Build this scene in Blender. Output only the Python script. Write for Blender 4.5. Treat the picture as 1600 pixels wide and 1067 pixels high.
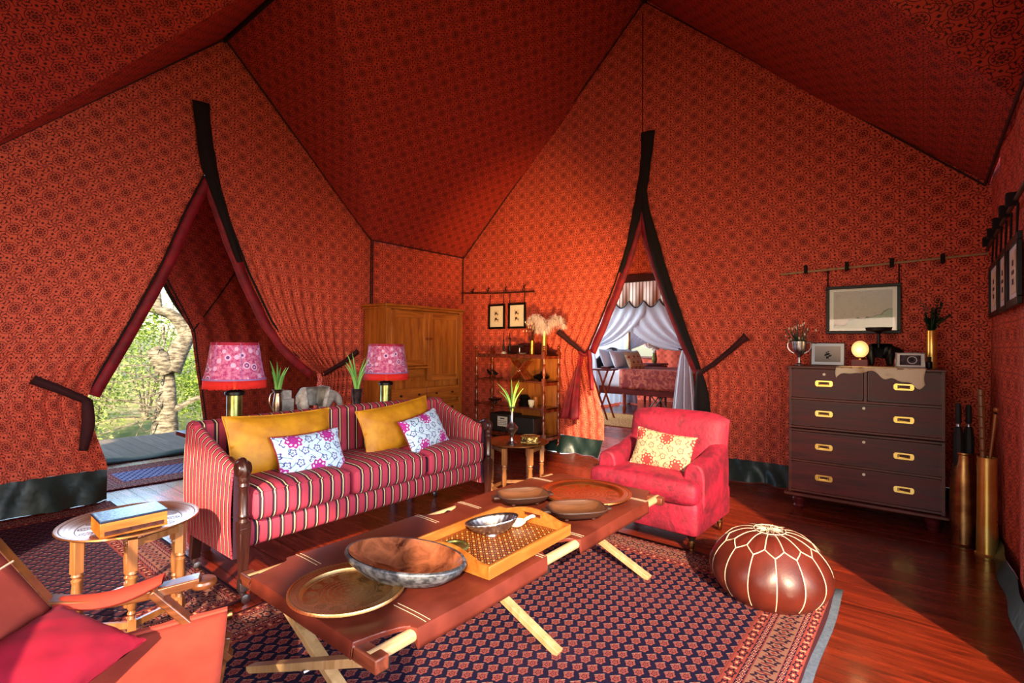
import bpy, math, random
from mathutils import Matrix, Vector
from math import sin, cos, pi, radians, sqrt, atan2, hypot
random.seed(7)
for o in list(bpy.data.objects): bpy.data.objects.remove(o)
SC = bpy.context.scene; COL = SC.collection

# ------------------------------------------------------------------ camera, world, sun, big lights
def look_axes(yaw, pitch, roll):
    F = Vector((cos(yaw), sin(yaw), 0)); R = Vector((sin(yaw), -cos(yaw), 0)); U = Vector((0, 0, 1))
    F2 = F*cos(pitch)+U*sin(pitch); U2 = U*cos(pitch)-F*sin(pitch)
    return F2, R*cos(roll)+U2*sin(roll), U2*cos(roll)-R*sin(roll)
cam_d = bpy.data.cameras.new('camera'); cam = bpy.data.objects.new('camera', cam_d); COL.objects.link(cam)
F, R, U = look_axes(radians(39.05), radians(.56), radians(.45))
cam.matrix_world = Matrix(((R.x, U.x, -F.x, 0), (R.y, U.y, -F.y, 0), (R.z, U.z, -F.z, 1.35), (0, 0, 0, 1)))
cam_d.sensor_width = 36; cam_d.lens = 17.865; cam_d.clip_start = .05; cam_d.clip_end = 200
SC.camera = cam
SC.view_settings.view_transform = 'Standard'; SC.view_settings.look = 'None'
SC.view_settings.exposure = -.22; SC.view_settings.gamma = 1; SC.view_settings.use_curve_mapping = False

w = bpy.data.worlds.new('world'); SC.world = w; w.use_nodes = True
nt = w.node_tree; bg = nt.nodes['Background']
sky = nt.nodes.new('ShaderNodeTexSky'); sky.sky_type = 'NISHITA'; sky.sun_disc = False
sky.sun_elevation = radians(28); sky.sun_rotation = radians(228); sky.air_density = 1.3; sky.dust_density = 1.5; sky.ozone_density = 2
nt.links.new(sky.outputs[0], bg.inputs[0]); bg.inputs[1].default_value = .5

def lamp(name, kind, loc, energy, color, direction=None, size=None, sizey=None, spread=None, blend=None, angle=None):
    d = bpy.data.lights.new(name, kind); o = bpy.data.objects.new(name, d); COL.objects.link(o)
    o.location = loc; d.energy = energy; d.color = color
    if direction is not None: o.rotation_euler = Vector(direction).to_track_quat('-Z', 'Y').to_euler()
    if kind == 'AREA':
        d.shape = 'RECTANGLE'; d.size = size; d.size_y = sizey or size
        if spread: d.spread = radians(spread)
    if kind == 'SPOT':
        d.spot_size = radians(angle); d.spot_blend = blend; d.shadow_soft_size = size
    if kind == 'SUN': d.angle = radians(size)
    if kind == 'POINT': d.shadow_soft_size = size
    return o
EL = radians(27)
SUN_DIR = (.745*cos(EL), .667*cos(EL), -sin(EL))
lamp('sun', 'SUN', (-5, -5, 8), 16, (1, .74, .48), SUN_DIR, size=1.2)
lamp('added_daylight_front_opening', 'AREA', (.9, -.75, 1.1), 46, (.92, .90, 1), (-.12, 1, -.24), 3.2, 1.2, spread=84)  # added area lamp for daylight assumed through the unseen front opening
lamp('added_daylight_back_opening', 'AREA', (-2.0, 1.4, 1.3), 30, (1, .72, .56), (1, .26, -.10), 2.0, 1.4, spread=66)  # added warm area lamp, filling the room from the assumed back entrance
lamp('added_daylight_side_opening', 'AREA', (1.5, 6.95, 1.5), 60, (.40, .64, 1), (-.1, -1, -.45), 1.2, 1.8, spread=120)  # added bluish area lamp, strengthening the daylight from the left doorway
lamp('added_sun_bounce_spot', 'SPOT', (2.75, 1.75, .56), 800, (1, .55, .18), (2.85, 2.2, 1.5), size=.10, angle=50, blend=1)  # added spot lamp for the wall's warm patch; sunlight bouncing off brass is assumed
lamp('added_bedroom_daylight', 'AREA', (9.4, 6.6, 2.4), 480, (.85, .93, 1), (.25, -1, -.35), 3.5, 2.4)  # added area lamp, standing in for window light in the bedroom
lamp('added_passage_daylight', 'AREA', (6.2, 5.0, 1.6), 14, (1, .85, .7), (0, -1, .3), .8, 1.6)  # added area lamp for the warm glow in the passage

# ------------------------------------------------------------------ node maths in plain operators
class N:
    nt = None
    def __init__(s, k): s.k = k
    @staticmethod
    def m(op, *a, clamp=False):
        n = N.nt.nodes.new('ShaderNodeMath'); n.operation = op; n.use_clamp = clamp
        for i, x in enumerate(a):
            if isinstance(x, N): N.nt.links.new(x.k, n.inputs[i])
            else: n.inputs[i].default_value = x
        return N(n.outputs[0])
    def __add__(s, o): return N.m('ADD', s, o)
    __radd__ = __add__
    def __sub__(s, o): return N.m('SUBTRACT', s, o)
    def __rsub__(s, o): return N.m('SUBTRACT', o, s)
    def __mul__(s, o): return N.m('MULTIPLY', s, o)
    __rmul__ = __mul__
    def __truediv__(s, o): return N.m('DIVIDE', s, o)
    def __lt__(s, o): return N.m('LESS_THAN', s, o)
    def __gt__(s, o): return N.m('GREATER_THAN', s, o)
def fr(a): return N.m('FRACT', a)
def ab(a): return N.m('ABSOLUTE', a)
def sn(a): return N.m('SINE', a)
def hyp(a, b): return N.m('SQRT', a*a+b*b)
def mx(a, b): return N.m('MAXIMUM', a, b)
def mn(a, b): return N.m('MINIMUM', a, b)
def ang(a, b): return N.m('ARCTAN2', a, b)
def flo(a): return N.m('FLOOR', a)
def band(x, c, h): return ab(x-c) < h
def sat(a): return N.m('MULTIPLY', a, 1., clamp=True)
def hexc(h):
    h = h.lstrip('#'); c = [int(h[i:i+2], 16)/255 for i in (0, 2, 4)]
    return tuple((x/12.92 if x < .04045 else ((x+.055)/1.055)**2.4) for x in c)+(1,)
def C(x): return hexc(x) if isinstance(x, str) else (tuple(x)+(1,))[:4]
def setc(inp, v):
    if isinstance(v, N): N.nt.links.new(v.k, inp)
    else: inp.default_value = C(v)
def mix(f, a, b):
    n = N.nt.nodes.new('ShaderNodeMix'); n.data_type = 'RGBA'
    if isinstance(f, N): N.nt.links.new(f.k, n.inputs[0])
    else: n.inputs[0].default_value = f
    setc(n.inputs[6], a); setc(n.inputs[7], b)
    return N(n.outputs[2])
def coord(kind='Object'):
    t = N.nt.nodes.new('ShaderNodeTexCoord'); s = N.nt.nodes.new('ShaderNodeSeparateXYZ')
    N.nt.links.new(t.outputs[kind], s.inputs[0])
    return N(s.outputs[0]), N(s.outputs[1]), N(s.outputs[2])
def vec(x, y, z=0):
    n = N.nt.nodes.new('ShaderNodeCombineXYZ')
    for i, a in enumerate((x, y, z)):
        if isinstance(a, N): N.nt.links.new(a.k, n.inputs[i])
        else: n.inputs[i].default_value = a
    return N(n.outputs[0])
def noise(v, scale, detail=3, rough=.5, dist=0):
    n = N.nt.nodes.new('ShaderNodeTexNoise'); n.inputs['Scale'].default_value = scale
    n.inputs['Detail'].default_value = detail; n.inputs['Roughness'].default_value = rough; n.inputs['Distortion'].default_value = dist
    if v is not None: N.nt.links.new(v.k, n.inputs['Vector'])
    return N(n.outputs[0])
def voro(v, scale, feature='F1', rnd=1.):
    n = N.nt.nodes.new('ShaderNodeTexVoronoi'); n.feature = feature; n.inputs['Scale'].default_value = scale
    n.inputs['Randomness'].default_value = rnd
    if v is not None: N.nt.links.new(v.k, n.inputs['Vector'])
    return N(n.outputs[0]), (N(n.outputs[1]) if feature == 'F1' else None)
def rnd_obj():
    n = N.nt.nodes.new('ShaderNodeObjectInfo'); return N(n.outputs['Random'])
def mat(name, fn, rough=.6, metal=0., bump=0., spec=.5, sheen=0., emit=None, es=0., coat=0., alpha=None, trans=0., transl=0., bdist=.01):
    m = bpy.data.materials.new(name); m.use_nodes = True; N.nt = m.node_tree
    b = N.nt.nodes['Principled BSDF']
    r = fn() if callable(fn) else fn
    if name.endswith('weave') or 'felt' in name: spec = .08
    h = None; rr = rough
    if isinstance(r, dict): h = r.get('h'); rr = r.get('r', rough); r = r['c']
    setc(b.inputs['Base Color'], r)
    if isinstance(rr, N): N.nt.links.new(rr.k, b.inputs['Roughness'])
    else: b.inputs['Roughness'].default_value = rr
    b.inputs['Metallic'].default_value = metal; b.inputs['Specular IOR Level'].default_value = spec
    b.inputs['Coat Weight'].default_value = coat; b.inputs['Coat Roughness'].default_value = .08
    b.inputs['Sheen Weight'].default_value = sheen; b.inputs['Sheen Roughness'].default_value = .4
    b.inputs['Transmission Weight'].default_value = trans
    if sheen: setc(b.inputs['Sheen Tint'], r)
    if alpha is not None: b.inputs['Alpha'].default_value = alpha
    if emit: b.inputs['Emission Color'].default_value = C(emit); b.inputs['Emission Strength'].default_value = es
    if h is not None and bump:
        bn = N.nt.nodes.new('ShaderNodeBump'); bn.inputs['Strength'].default_value = bump; bn.inputs['Distance'].default_value = bdist
        N.nt.links.new(h.k, bn.inputs['Height']); N.nt.links.new(bn.outputs[0], b.inputs['Normal'])
    if transl:
        t = N.nt.nodes.new('ShaderNodeBsdfTranslucent'); setc(t.inputs[0], r)
        mxs = N.nt.nodes.new('ShaderNodeMixShader'); mxs.inputs[0].default_value = transl
        N.nt.links.new(b.outputs[0], mxs.inputs[1]); N.nt.links.new(t.outputs[0], mxs.inputs[2])
        N.nt.links.new(mxs.outputs[0], N.nt.nodes['Material Output'].inputs[0])
    return m

# ------------------------------------------------------------------ materials
def tent_pattern(pu=.172, pv=.152, light='#e8664a', dark='#5c0e0d'):
    u, v, _ = coord('UV')
    a, b = u/pu, v/pv
    x, y = fr(a)-.5, fr(b)-.5
    r, t = hyp(x, y), ang(y, x)
    x2, y2 = fr(a+.5)-.5, fr(b+.5)-.5
    r2, t2 = hyp(x2, y2), ang(y2, x2)
    petal = 1+.16*sn(t*10)
    core = (r*petal < .205)*(r > .03)*((ab(sn(t*5)) > .28)+(r > .165)+(r < .075))*(ab(r-.12) > .012)
    dots = r < .018
    ring = band(r, .300, .014)
    ring2 = band(r, .235, .010)*(sn(t*20) > .1)
    star = band(r2*(1+.25*sn(t2*8+1.57)), .075, .020)
    seed = r2 < .022
    # leafy arms radiating from the small stars between the rosettes
    w4 = ab(sn(t2*4))
    arm = (w4 < .42)*(r2 > .11)*(r2 < .30)*(ab(r2-.19) > .014)
    curl = band(r2+.05*sn(t2*8), .245, .024)*(w4 < .9)*(w4 > .3)+band(r2-.05*sn(t2*8), .33, .016)
    scroll = (arm+curl)*(r > .325)
    xm, ym = fr(a+.5)-.5, y
    dia = (ab(xm)+ab(ym)) < .075
    xk, yk = x, fr(b+.5)-.5
    dia2 = (ab(xk)+ab(yk)) < .07
    mk = sat(core*.8+dots+ring+ring2+star+seed+scroll+dia+dia2)
    cloth = noise(vec(u*60, v*60), 6, 2)
    base = mix(cloth*.4, light, '#cf4a2c')
    c = mix(mk, base, dark)
    big = noise(vec(u, v), 1.3, 3)
    c = mix(sat((big-.5)*.5), c, '#8c2a18')
    wr = noise(vec(u*7, v*1.1), 1.2, 3)
    return {'c': c, 'h': wr*1. + noise(vec(u*1.2, v*1.7), 2, 3)*1.2}
M = {}
def velvet2(c, d):
    def f():
        x, y, z = coord(); n = noise(vec(x, y, z), 4, 5, .7, .6); n2 = noise(vec(x, y, z), 22, 3, .6)
        return {'c': mix(sat((n*.7+n2*.3-.42)*4.5), d, c), 'h': n2}
    return f
M['tent'] = mat('tent_fabric', tent_pattern, .85, bump=.35, sheen=.1, bdist=.05)
M['roof'] = mat('tent_fabric_roof_shade', lambda: tent_pattern(light='#bd3a2c', dark='#45090b'), .85, bump=.3, bdist=.05)  # same cloth as the walls, with the ceiling's shade put into its colours
M['tent2'] = mat('tent_fabric_deep_shade', lambda: tent_pattern(light='#a8321e', dark='#400808'), .85, bump=.3, bdist=.05)  # tent cloth once more, darkened further for the shade of the near roof slopes
def velvet(c, d):
    def f():
        x, y, z = coord(); n = noise(vec(x, y, z), 9, 4, .6); n2 = noise(vec(x, y, z), 2.5, 2)
        return {'c': mix(sat((n-.38)*2.2), d, c), 'h': n2}
    return f
M['velvet_red'] = mat('red_velvet_lining', velvet('#a80d24', '#6d0717'), .7, sheen=.5, bump=.2)
M['velvet_chair'] = mat('crimson_velvet', velvet2('#a00a30', '#62041e'), .7, sheen=.25, bump=.3, bdist=.02)
M['velvet_gold'] = mat('mustard_velvet', velvet('#cf960f', '#a86c06'), .6, sheen=.6, bump=.2, bdist=.02)
M['pillow_crimson'] = mat('crimson_cotton', velvet('#b00430', '#8c0326'), .8, bump=.2, bdist=.02)
M['coral'] = mat('coral_canvas', velvet('#b34734', '#943628'), .85, bump=.15)
M['pad_red'] = mat('brick_red_suede', velvet('#b9361f', '#96281a'), .85, bump=.2)
M['tape'] = mat('dark_webbing', velvet('#1c0506', '#0d0203'), .9)
M['strap'] = mat('maroon_strap', velvet('#4a0b12', '#30070c'), .85)
M['piping'] = mat('seam_piping', '#3a1414', .8)
M['canvas'] = mat('dark_green_canvas', lambda: (lambda c: {'c': mix(noise(vec(*c), 3, 3), '#0c1d1a', '#1e3530'), 'h': noise(vec(*c), 5, 3)})(coord()), .45, bump=.6, spec=.6, bdist=.03)
M['black'] = mat('black_paint', '#0a0808', .4, spec=.25)
M['matte_black'] = mat('matte_black', '#0b0909', .7)
def wood(a, b, axis='z', s=1., gl=.35, varied=False, bump=.15):
    def f():
        x, y, z = coord()
        if axis == 'z': v = vec(x*14*s, y*14*s, z*1.3*s)
        elif axis == 'x': v = vec(x*1.3*s, y*14*s, z*14*s)
        else: v = vec(x*14*s, y*1.3*s, z*14*s)
        if varied:
            ro = rnd_obj()*37
            add = N.nt.nodes.new('ShaderNodeVectorMath'); add.operation = 'ADD'
            N.nt.links.new(v.k, add.inputs[0]); N.nt.links.new(vec(ro, ro, ro).k, add.inputs[1]); v = N(add.outputs[0])
        n = noise(v, 1.6, 6, .62, .8)
        fine = noise(v, 9, 2)
        f_ = sat((n-.32)*2.4)
        c = mix(f_, b, a)
        c = mix(sat((fine-.52)*2)*.35, c, b)
        if varied:
            c = mix(rnd_obj()*.45, c, b)
        return {'c': c, 'h': fine, 'r': gl+(n-.5)*.25}
    return f
M['mahogany'] = mat('mahogany', wood('#641818', '#320a0d', 'y', .8, .42), spec=.3, bump=.1, bdist=.002)
M['mahogany_edge'] = mat('mahogany_edge', wood('#6e2a1c', '#3a120d', 'y', .8, .4), spec=.35)
M['teak'] = mat('teak_armoire', wood('#cc7a2c', '#84400f', 'z', .9, .38), coat=.15, bump=.1, bdist=.002)
M['teak_x'] = mat('teak_crosswise', wood('#cc7a2c', '#84400f', 'x', .9, .38), coat=.15)
M['whatnot'] = mat('rosewood', wood('#7c2c12', '#3a1008', 'x', 1., .28), coat=.3)
M['turned'] = mat('turned_redwood', wood('#9c4420', '#561a0c', 'z', 1., .28), coat=.4)
M['oak'] = mat('light_turned_wood', wood('#a0683a', '#69401f', 'z', 1., .4), coat=.2)
M['chairwood'] = mat('iroko_chair_wood', wood('#7c4620', '#40200e', 'x', 1., .34), coat=.35)
M['legwood'] = mat('dark_leg_wood', wood('#45201a', '#20100c', 'z', 1.2, .3), coat=.3)
M['pine'] = mat('pale_pine', wood('#bd9f78', '#96764e', 'z', 1.1, .45))
M['pine_x'] = mat('pale_pine_lengthwise', wood('#c2a580', '#9c7c54', 'x', 1.1, .45))
M['cotend'] = mat('cot_end_bar', wood('#7b3a24', '#3f1a10', 'y', 1.1, .4))
M['traywood'] = mat('honey_tray_wood', wood('#b06c2a', '#7c4415', 'x', 1., .4))
M['bowlwood'] = mat('carved_bowl_wood', wood('#4a2818', '#1e0f0a', 'x', .7, .55), bump=.4, bdist=.004)
M['bowlin'] = mat('hollowed_bowl_wood', wood('#6a4026', '#38200f', 'x', 1., .5), bump=.3, bdist=.003)
M['bowlglaze'] = mat('polished_burl', lambda: (lambda c: {'c': mix(sat((noise(vec(*c), 9, 4, .6, 1.2)-.35)*2.6), '#39180f', '#96583a'), 'h': noise(vec(*c), 20, 2)})(coord()), .2, coat=.6, bump=.1)
M['bowlout'] = mat('silvered_bowl_outside', lambda: (lambda c: {'c': mix(sat((noise(vec(*c), 30, 4)-.42)*4), '#3d4148', '#8f9499'), 'h': noise(vec(*c), 40, 3)})(coord()), .38, metal=.5, bump=.4, bdist=.004)
M['grey_elephant'] = mat('weathered_grey_wood', lambda: (lambda c: {'c': mix(sat((noise(vec(*c), 14, 5, .65)-.38)*3), '#7a716a', '#b9b1a8'), 'h': noise(vec(*c), 25, 3)})(coord()), .8, bump=.5, bdist=.006)
M['planks'] = mat('polished_floorboards', wood('#963016', '#4a160a', 'y', .9, .26, True, .2), coat=.15, bump=.15, bdist=.002)
M['deckwood'] = mat('weathered_deckboards', wood('#a59a90', '#6d645e', 'y', .9, .6, True), bump=.2, bdist=.002)
def brass(a='#c99a45', b='#7c4f1f', s=14):
    def f():
        c = coord(); n = noise(vec(*c), s, 4, .6)
        return {'c': mix(sat((n-.4)*3), b, a), 'r': .2+n*.22, 'h': n}
    return f
M['brass'] = mat('brass', brass('#e0b354', '#b98838'), .25, metal=1)
M['brass_bright'] = mat('polished_brass_plate', brass('#f0d27e', '#dcb257', 6), .3, metal=.85)
M['brass_aged'] = mat('aged_brass', brass('#b98a55', '#7d5838', 10), .35, metal=1)
M['brass_green'] = mat('greenish_brass', brass('#a9ab6c', '#6f7040', 8), .3, metal=.9)
M['copper'] = mat('copper_tray', brass('#c06a34', '#7a3414', 12), .22, metal=1)
def engraved(a, b, light, R):
    def f():
        x, y, z = coord(); r, t = hyp(x, y)/R, ang(y, x)
        e = (sn(r*60) > .3)*(sn(t*36) > -.3)*(r < .45)
        seg = t/(2*pi)*14; sx, sy = (fr(seg)-.5)*r*.46, r-.62
        rr = hyp(sx, sy)
        rose = band(rr, .085, .012)+band(rr*(1+.2*sn(ang(sy, sx)*8)), .045, .014)+(rr < .015)
        rings = band(r, .5, .008)+band(r, .74, .008)+band(r, .94, .01)
        edge = (r > .78)*(sn(t*90) > .2)*(sn(r*110) > 0)
        m = sat(e+rose+rings+edge*.6)
        n = noise(vec(x, y, z), 9, 3)
        return {'c': mix(m*.5, mix(n, a, light), b), 'r': .25+n*.15+m*.2, 'h': 1-m}
    return f
M['tray_brass'] = mat('engraved_brass_tray', engraved('#d89c58', '#7a4a24', '#f2cc90', .205), metal=1, bump=.5, bdist=.002)
M['tray_copper'] = mat('engraved_copper_tray', engraved('#e07e40', '#6a2c12', '#f8aa64', .275), metal=1, bump=.5, bdist=.002)
M['tray_side'] = mat('engraved_table_tray', engraved('#8e5628', '#3e1e0e', '#b27a48', .275), metal=.9, bump=.4, bdist=.002)
M['silver'] = mat('silver_plate', brass('#c9c7c9', '#8f8c92', 20), .18, metal=1)
M['silver_warm'] = mat('warm_silver', brass('#b8a48c', '#7a6553', 20), .22, metal=1)
M['pewter'] = mat('pewter', brass('#77696a', '#4a3f42', 20), .35, metal=.9)
M['leaf'] = mat('fresh_green_leaf', lambda: (lambda c: mix(noise(vec(*c), 12, 2), '#3f9a3c', '#9fd06a'))(coord()), .45, transl=.2)
M['leaf_dark'] = mat('dark_green_leaf', '#14361f', .5, transl=.1)
M['bark'] = mat('pale_tree_bark', lambda: (lambda c: {'c': mix(sat((noise(vec(c[0]*3, c[1]*3, c[2]*9), 2.4, 5, .65)-.4)*3), '#4a463c', '#b5b09c'), 'h': noise(vec(c[0]*3, c[1]*3, c[2]*9), 3, 4)})(coord()), .9, bump=.6, bdist=.03)
def foliage(a, b):
    def f():
        c = coord(); return mix(sat((noise(vec(*c), 4.5, 3)-.36)*3), b, a)
    return f
M['fol1'] = mat('sunlit_foliage', foliage('#a7c25a', '#557a26'), .7, transl=.35)
M['fol2'] = mat('pale_foliage', foliage('#c3d48a', '#7d9a48'), .7, transl=.35)
M['fol3'] = mat('deep_foliage', foliage('#5d8a30', '#2a4a18'), .7, transl=.3)
M['earth'] = mat('scrub_ground', lambda: (lambda c: mix(sat((noise(vec(*c), 1.2, 5)-.4)*3), '#6d7a3a', '#b3a473'))(coord()), .95)
def stripes(axis, P=.070):
    def f():
        c = coord(); q = c[{'x': 0, 'y': 1, 'z': 2}[axis]]
        s = fr(q/P+.5)
        dark1 = band(s, .10, .10)+band(s, .345, .05)
        cream = band(s, .245, .045)
        plum = band(s, .45, .04)
        n = noise(vec(*c), 120, 2)
        base = mix(n*.5, '#b0364c', '#982a40')
        thin = band(s, .68, .012)+band(s, .84, .012)
        base = mix(sat(thin)*.6, base, '#8c2440')
        base = mix(sat(plum), base, '#9c2440')
        base = mix(sat(dark1), base, '#2c0c22')
        base = mix(sat(cream), base, '#e6cf9a')
        return {'c': base, 'h': n}
    return f
M['stripe_x'] = mat('striped_ticking_along', stripes('x'), .8, bump=.1, bdist=.002)
M['stripe_y'] = mat('striped_ticking_side', stripes('y', .046), .8, bump=.1, bdist=.002)
def floral(ground, big, mid, small, sc=1., off=0.):
    def f():
        x, y, z = coord()
        x = x+off
        wx = x+(noise(vec(x*6, y*6), 2, 2)-.5)*.05
        v = vec(wx*sc, y*sc, 0.)
        # big chrysanthemums on a staggered lattice
        gx = x*sc/.235; gy = y*sc/.20; row = flo(gy); gx = gx+(row*.5)
        px, py = (fr(gx)-.5)*.235, (fr(gy)-.5)*.20
        r, t = hyp(px, py), ang(py, px)
        bigm = r*(1+.10*sn(t*9)) < .052
        hole = (sn(r*190+.8) > .35)*(sn(t*9+r*80) > .1)*(r > .010)
        # small outline flowers
        gx2 = x*sc/.078+.35; gy2 = y*sc/.068+.2; row2 = flo(gy2); gx2 = gx2+(row2*.43)
        qx, qy = (fr(gx2)-.5)*.078, (fr(gy2)-.5)*.068
        r2, t2 = hyp(qx, qy), ang(qy, qx)
        sm = band(r2*(1.25-.45*ab(sn(t2*2.5))), .018, .0032)+(r2 < .004)
        vine = band(sn(x*sc*52+sn(y*sc*44)*2.2), .0, .16)*(noise(v, 12, 1) > .46)
        free = (r > .062)
        c = mix(sat(vine*free), ground, small)
        c = mix(sat(sm*free), c, mid)
        c = mix(bigm, c, big)
        c = mix(sat(bigm*hole), c, ground)
        return {'c': c, 'h': noise(vec(x, y, z), 14, 3)}
    return f
M['floral_blue'] = mat('blue_floral_linen', floral('#bcd6ea', '#a41f86', '#4a3f8e', '#3a7a86'), .85, bump=.2, bdist=.01)
M['floral_blue2'] = mat('blue_floral_linen_shifted', floral('#bcd6ea', '#a41f86', '#4a3f8e', '#3a7a86', 1., .10), .85, bump=.2, bdist=.01)
M['floral_cream'] = mat('cream_floral_linen', floral('#a5916f', '#8a2828', '#6a4a44', '#4e5a3e', 1.1, .08), .85, bump=.2, bdist=.01)
M['floral_suzani'] = mat('suzani_print', floral('#cdbd94', '#8e1c20', '#8e2c24', '#5b6a34', 1.6), .85)
def lampshade():
    x, y, z = coord(); t = ang(y, x)*.17
    d, c = voro(vec(t, z, 0.), 17, rnd=.75)
    ringm = band(d, .34, .07)+(d < .1); petals = band(d, .22, .05)
    n = noise(vec(t, z, 0), 45, 4, .6)
    b = mix(sat((n-.4)*4), '#bd3f7c', '#e89abc')
    b = mix(sat(petals), b, '#6a3a7c'); b = mix(sat(ringm), b, '#e8bfe0')
    return b
M['shade'] = mat('pink_suzani_lampshade', lampshade, .85, transl=.3)
M['fringe'] = mat('scarlet_fringe', '#e3261c', .8, transl=.2)
M['trim_lilac'] = mat('lilac_trim', '#8c6aa0', .8)
def leather(a, b, s=6):
    def f():
        c = coord(); n = noise(vec(*c), s, 4, .55)
        return {'c': mix(sat((n-.3)*1.8), b, a), 'r': .32+n*.2, 'h': noise(vec(*c), 90, 2)}
    return f
M['leather'] = mat('cognac_leather', leather('#7a3222', '#4a190f'), .4, bump=.1, bdist=.001)
M['leather_pouf'] = mat('pouf_leather', leather('#6e2617', '#3c110b', 4), .5, bump=.2, bdist=.002)
M['stitch'] = mat('cream_stitching', '#c9b89c', .8)
def rug_mat(hx, hy, kind='main'):
    def f():
        x, y, z = coord()
        ex, ey = hx-ab(x), hy-ab(y)
        e = mn(ex, ey)
        # running coordinate along the border
        along = x+(ex < ey)*(y-x)
        P, Q = .066, .053
        row = flo(y/Q)
        a = fr(x/P+row*.5)-.5; b = fr(y/Q)-.5
        r = hyp(a*1.0, b*1.0); t = ang(b, a)
        fl = r*(1+.12*sn(t*6+.5)) < .36
        inner = band(r*(1+.2*sn(t*5)), .17, .035)+(r < .05)
        tail = band(a+b*.8, .42, .05)*(b > -.1)
        n = noise(vec(x, y), 260, 1); n2 = noise(vec(x, y), 1.6, 3)
        if kind == 'main': ground, bot, ins = '#0c0e26', '#7a403c', '#3e101a'
        elif kind == 'kilim': ground, bot, ins = '#14162a', '#4e2228', '#2a2c40'
        else: ground, bot, ins = '#16204a', '#8f8fa8', '#2a1c3a'
        c = mix(sat(tail), ground, '#8a6a5c')
        c = mix(fl, c, bot); c = mix(sat(inner*fl), c, ins)
        c = mix(n*.07, c, '#6a3a40')
        def motif(per, w0, w1):
            q = fr(along/per)-.5; yy = (e-(w0+w1)/2)/(w1-w0)
            rr = hyp(q, yy*.9)
            return rr, q, yy
        def strip(c, w0, w1, g, m1, m2, per):
            rr, q, yy = motif(per, w0, w1)
            cc = mix(band(rr*(1+.2*sn(ang(yy, q)*6)), .28, .07), g, m1); cc = mix(rr < .10, cc, m2)
            cc = mix(sat(band(ab(q), .5, .06)*(ab(yy) < .28)), cc, m2)
            return mix((e > w0)*(e < w1), c, cc)
        c = mix(e < .27, c, '#6e302a')
        c = strip(c, .215, .262, '#7c3831', '#2a1420', '#a37a60', .09)
        c = strip(c, .185, .212, '#1a1026', '#8f5148', '#b98068', .045)
        c = strip(c, .085, .180, '#7c5548', '#2a1826', '#6a2628', .07)
        c = strip(c, .058, .082, '#1a1026', '#8f5148', '#b98068', .045)
        c = strip(c, .015, .055, '#7c3831', '#2a1420', '#a37a60', .085)
        c = mix(e < .012, c, '#3a1c22')
        c = mix(sat((n2-.55)*.6), c, '#5a3a4a')
        return {'c': c, 'h': n+fl*.6}
    return f
def kilim_mat(hx, hy):
    def f():
        x, y, z = coord(); ex, ey = hx-ab(x), hy-ab(y); e = mn(ex, ey)
        zz = ab(fr(y*6+ab(fr(x*9)-.5)*.7)-.5)
        c = mix(zz < .22, '#3a1a22', '#181c30'); c = mix(band(zz, .3, .03)*.4, c, '#6a5a5a')
        n = noise(vec(x*2, y*9), 9, 4); c = mix(sat((n-.45)*5), c, '#4a2226')
        bnd = band(e, .12, .006)+band(e, .3, .007)+band(e, .04, .006)+band(e, .27, .004)
        c = mix(sat(bnd), c, '#827c84')
        q = fr((x+y)*11); c = mix((e < .28)*(e > .14)*band(q, .5, .25), c, '#14182c')
        return {'c': c, 'h': n}
    return f
M['white_cloth'] = mat('white_cotton', '#c9d0dc', .9, transl=.15)
M['net'] = mat('white_netting', lambda: (lambda c: mix(noise(vec(c[1]*30, c[0]*30, c[2]*2), 2, 2), '#dde4ee', '#b9c4d6'))(coord()), .9, transl=.45)
M['cream_print'] = mat('cream_paper', '#e2d6bd', .8)
M['white_paper'] = mat('white_mount', '#d9d3cc', .8)
M['bone'] = mat('bone_white', '#e4d8bd', .4)
M['hide'] = mat('pale_hide', lambda: (lambda c: {'c': mix(sat((noise(vec(*c), 9, 3)-.5)*4), '#e2d0ae', '#b8966c'), 'h': noise(vec(*c), 20, 2)})(coord()), .9, bump=.3)
M['feather'] = mat('blush_feather', '#ecd9d4', .9, transl=.2)
M['glow_globe'] = mat('lit_globe', '#f2d29a', .5, emit='#ffc676', es=1.1)
M['glass'] = mat('picture_glass', '#ffffff', .03, trans=1., spec=.8)
M['ivory_box'] = mat('ivory_label', '#d8d2c4', .7)
M['grey_box'] = mat('charcoal_plastic', '#1c1818', .5)

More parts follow.
